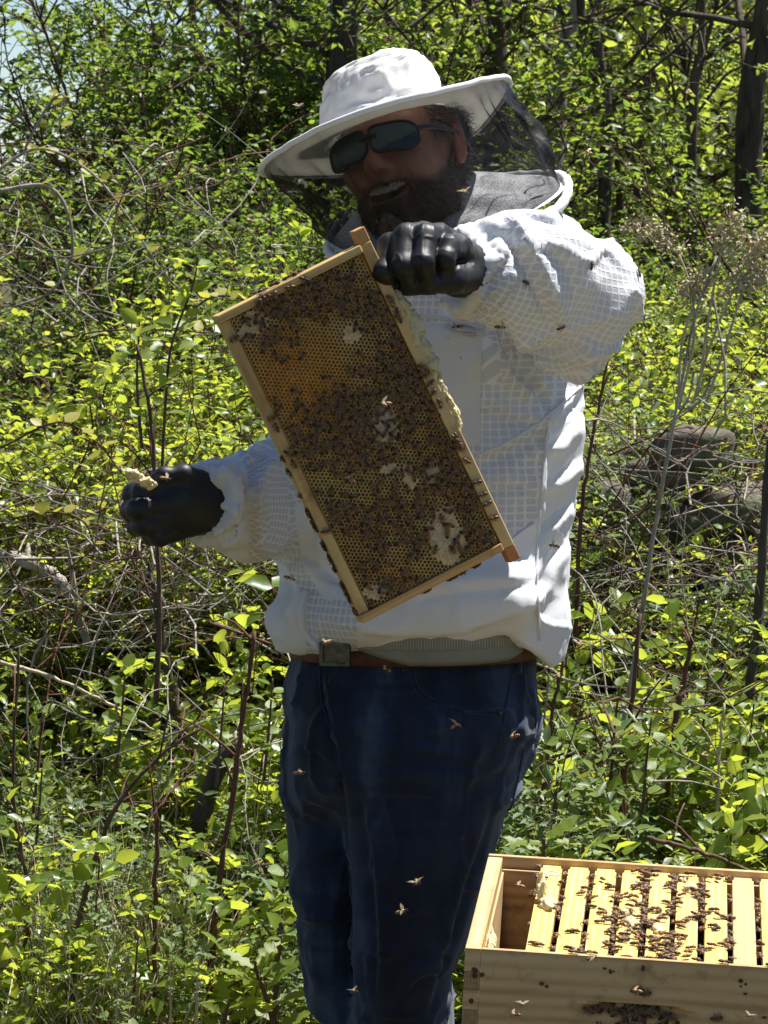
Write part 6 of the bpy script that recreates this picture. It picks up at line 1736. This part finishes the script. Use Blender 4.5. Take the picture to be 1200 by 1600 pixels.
# ---- bees in the air and on the clothes
FLY = [(603, 1046, 5.6, 'honeybee flying in front of the belt below the shirt hem'), (711, 1133, 5.6, 'honeybee flying before the front jeans pocket'), (803, 1150, 5.6, 'honeybee with raised wings flying past the back jeans pocket'), (466, 1207, 5.6, 'honeybee with spread wings before the far trouser leg'),
       (650, 1378, 5.4, 'upper of two honeybees flying before the near knee'), (627, 1424, 5.4, 'lower of two honeybees flying before the near knee'), (551, 1548, 5.4, 'honeybee flying between the shins near the picture bottom'), (510, 1003, 5.6, 'honeybee flying before the belt buckle'),
       (453, 903, 5.6, 'honeybee flying below the outstretched sleeve'), (547, 748, 5.34, 'sunlit honeybee hovering before the lower comb cells'), (602, 630, 5.33, 'sunlit honeybee hovering before white capped cells of the comb'), (714, 510, 5.6, 'honeybee flying by the chest pocket zip'),
       (782, 511, 5.5, 'honeybee flying under the raised cuff'), (866, 853, 5.6, 'honeybee flying at the jacket side seam'), (258, 747, 5.50, 'honeybee with open wings hovering at the thumb of the outstretched glove'), (725, 299, 5.68, 'honeybee at the collar below the ear'),
       (1020, 990, 7.0, 'blurred honeybee before the tall dry stem at the jacket side'), (905, 1005, 6.8, 'honeybee flying beside the jacket hem over the bushes'), (985, 985, 7.4, 'tiny honeybee over the bushes beside the dry stem'), (870, 1055, 6.8, 'honeybee below the jacket hem corner over leaves'),
       (465, 165, 7.5, 'honeybee flying beside the hat crown before trees'), (985, 152, 8.0, 'honeybee high before the forked tree'), (900, 112, 8.0, 'honeybee flying beside the leaning trunk'), (912, 168, 8.0, 'lower honeybee flying beside the leaning trunk'),
       (1075, 145, 8.0, 'honeybee flying before the dark wood, high up'), (1130, 45, 8.0, 'topmost honeybee in the air before the woods'), (390, 345, 7.0, 'honeybee in the air left of the veil'), (920, 238, 7.2, 'honeybee flying above the shrub behind the shoulder'),
       (312, 180, 8.0, 'honeybee flying before the dark shrub top'), (1060, 1075, 7.0, 'honeybee flying above the bush behind the hive'), (1100, 1180, 7.0, 'honeybee flying low over leaves behind the hive'), (925, 1497, 4.74, 'honeybee flying just before the hive front rim'),
       (805, 1585, 4.7, 'lower of two honeybees flying before the hive corner'), (815, 1568, 4.7, 'upper of two honeybees flying before the hive corner'), (995, 1548, 4.7, 'honeybee hovering above the hand hold'), (1172, 1587, 4.7, 'honeybee with spread wings before the hive front near the picture edge'),
       (812, 1384, 4.78, 'large honeybee hovering over the open gap in the hive'), (270, 1190, 7.0, 'tiny honeybee over the undergrowth beside the broken stump')]
for px, py, Y, lb in FLY:
    f = np.array([prng.uniform(-1, 1), prng.uniform(-.8, .2), prng.uniform(-.5, .6)])
    put_flying(at(px, py, Y), f, np.array([prng.uniform(-.5, .5), prng.uniform(-.9, .1), 1]), lb, 1.2 if Y > 5 else 1.0, prng)
for px, py, lb, fw in [(820, 442, 'honeybee standing on the sleeve near the raised cuff', (1, 0, -.3)), (876, 510, 'honeybee at the crease below the raised elbow', (1, 0, .1)), (922, 414, 'honeybee standing upright on the sunlit sleeve', (0.1, -.3, 1)), (996, 426, 'honeybee at the outer edge of the raised elbow', (.1, 0, 1)), (722, 560, 'tiny honeybee on the chest pocket', (.3, 0, -1))]:
    p, n_ = snap(JB, px, py, .003); put_bee(p, np.array(fw, float), n_, lb, None, 1.0 if px != 722 else .6, prng)
p = t2w((.045, -.02, .118)); put_bee(p, (1, 0, .2), (0, 0, 1), 'honeybee on top of the white hat crown', None, 1.1, prng)
